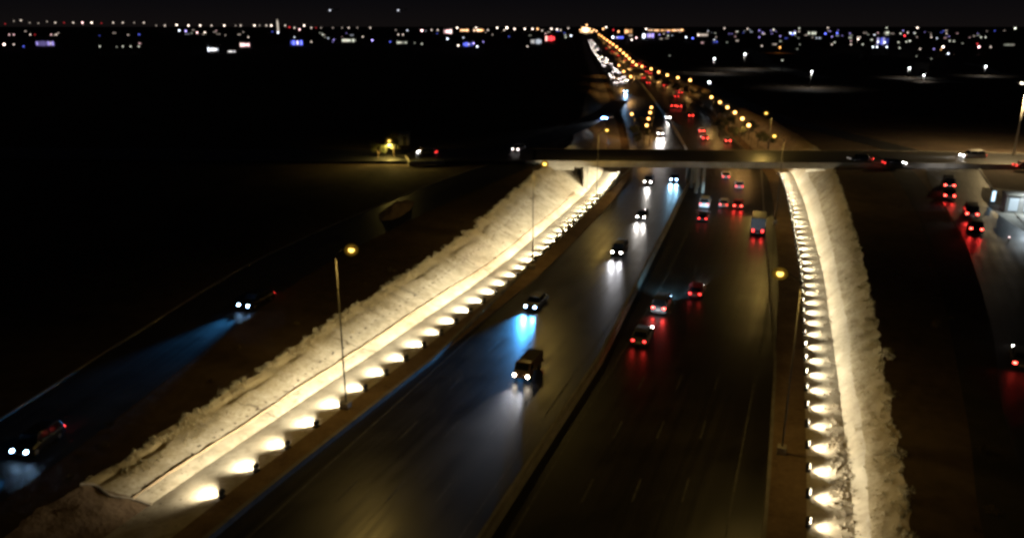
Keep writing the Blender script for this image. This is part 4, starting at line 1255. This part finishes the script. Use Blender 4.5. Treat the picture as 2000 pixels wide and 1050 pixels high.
# two aircraft low in the night sky
def aircraft(px, py, label):
    D = 2400.0; X, Y = at(px, 60, 6.2); X, Y = X / Y * D, D
    z = H + (Y_HOR - py) / F_PX * D
    t = empty('aircraft', (X, Y, z), math.radians(200)); tag(t, label, 'aircraft')
    mb = MB(); loft(mb, [[(x, r * math.cos(a), r * math.sin(a)) for a in [i * math.pi / 5 for i in range(10)]] for x, r in ((-16, .3), (-11, 1.3), (0, 1.9), (11, 1.9), (15, 1.2), (17, .3))])
    mb.build('fuselage', M['plate'], t, True)
    mb = MB(); mb.raw([(3, 0, -.5), (-1, 0, -.5), (-6, 16, .8), (-4, 16, .8), (3, 0, -.2), (-1, 0, -.2), (-6, 16, .95), (-4, 16, .95)], [(0, 1, 2, 3), (7, 6, 5, 4), (0, 3, 7, 4), (1, 5, 6, 2), (2, 6, 7, 3)])
    mb.raw([(3, 0, -.5), (-1, 0, -.5), (-6, -16, .8), (-4, -16, .8), (3, 0, -.2), (-1, 0, -.2), (-6, -16, .95), (-4, -16, .95)], [(3, 2, 1, 0), (4, 5, 6, 7), (4, 7, 3, 0), (2, 6, 5, 1), (3, 7, 6, 2)])
    mb.build('wing', M['plate'], t)
    mb = MB(); mb.box((-14, 0, 3.2), (3, .4, 5), 0, (.6, .8)); mb.build('tail_fin', M['plate'], t)
    mb = MB(); mb.ball((12, 0, -1.6), 2.6, 8, 6); mb.build('landing_light', glow('landing light', (.85, .88, 1.0), 1.6), t)
aircraft(655, 22, 'aircraft with a white landing light in the dark sky, left one of two')
aircraft(787, 22, 'aircraft with a white landing light in the dark sky, nearer the middle of the picture')

# lit gravel tracks, barn and lamps at right
GR = ground_mat('pale gravel', (.26, .25, .22), (.42, .40, .36), .2, .3)
A = lambda px, py: at(px, py, 6.2)
ribbon('gravel_track', [A(1372, 121), A(1420, 121), A(1480, 122), A(1530, 136), A(1600, 153)], 13, .06, GR, step=8)
ribbon('gravel_track', [A(1455, 96), A(1478, 106), A(1490, 121)], 14, .05, GR, step=8)
ribbon('gravel_track', [A(1775, 140), A(1806, 152), A(1840, 158), A(1885, 162)], 6, .06, GR, step=6)
ribbon('gravel_track', [A(1885, 124), A(1922, 131), A(1945, 143), A(2010, 149)], 6, .06, GR, step=6)
def white_lamp(px, py, h, label, power):
    D = (H - 6.2 - h) * F_PX / (py - Y_HOR)
    X, Y = at(px, py, 6.2 + h)
    r = 2.0 * Y / F_PX
    lamp_post(X, Y, 6.2, h - .5, math.pi * 1.5, .3, label, None, power * .6, (.95, .95, .9), 'ledwhite', r * .7, .1, plinth=False)
white_lamp(1395, 115, 8, 'white lamp at the left end of the lit gravel track', 2600)
white_lamp(1455, 106, 9, 'dim white lamp by the bend of the lit gravel track', 4500)
white_lamp(1585, 140, 7, 'white lamp at the right end of the lit gravel track', 3000)
white_lamp(1776, 133, 5, 'bright white lamp on the left of the grey barn', 2200)
white_lamp(1804, 147, 3, 'low white lamp in front of the grey barn', 900)
white_lamp(1925, 130, 5, 'white lamp by the curving gravel track at the far right', 1800)
X, Y = A(1798, 146)
t = empty('barn', (X, Y, 6.2)); tag(t, 'plain grey barn lit by white lamps in the dark fields at right', 'barn')
k = Y / F_PX
mb = MB(); mb.box((0, 4, 10 * k), (27 * k, 8, 20 * k)); mb.build('wall', M['wallpaint'], t)
mb = MB(); mb.box((0, 4, 20 * k + .2), (29 * k, 8.6, .4)); mb.build('roof', M['concrete'], t)
mb = MB(); mb.box((2 * k, -.03, 5 * k), (8 * k, .08, 10 * k)); mb.build('door', M['darkwall'], t)
X, Y = A(1522, 104)
lamp_post(X, Y, 6.2, 5, math.pi * 1.5, .5, 'orange lamp shining into a tree right of the skyline tracks', None, 1200, (1, .42, .08), 'sodium_far', .5, .1, plinth=False)
tree(X + 1, Y + 2, 6.2, 1.7, 'tree glowing orange under a lamp above the lit gravel track')


# small houses added at random as extra points of light along the skyline
rh = random.Random(21)
hs = {}
for i in range(120):
    py = 60 + abs(rh.gauss(0, 14)); px = rh.choice((rh.uniform(0, 1110), rh.uniform(1180, 2000), rh.uniform(1400, 1950)))
    if py > 104 or (1120 < px < 1215): continue
    X, Y = at(px, py, 6.2)
    c = rh.choice('wwwgcpvb'); b = rh.choice((1, 1, 1, 2))
    k_ = Y / F_PX
    key = (c, b)
    w_, h_ = rh.uniform(9, 15), rh.uniform(4, 7)
    t = empty('house', (X, Y, 6.2))
    mb = MB(); mb.box((0, w_ * .3, h_ / 2), (w_, w_ * .6, h_)); mb.build('wall', M['darkwall'], t)
    mb = MB(); mb.box((0, w_ * .3, h_ + .2), (w_ * 1.06, w_ * .66, .4)); mb.build('roof', M['concrete'], t)
    for j in range(rh.choice((1, 2, 2))):
        mb = MB(); mb.box((rh.uniform(-.35, .35) * w_, -.06, h_ * .55), (max(1.6, 1.5 * k_) * rh.uniform(.7, 1.4), .12, min(h_ * .7, max(1.4, 1.3 * k_)))); mb.build('window', gmat(c, b), t)
    lb = 'small added dark house with %s lit window, %s' % (CN[c], zone(px))
    tag(t, lb, 'house', lb)
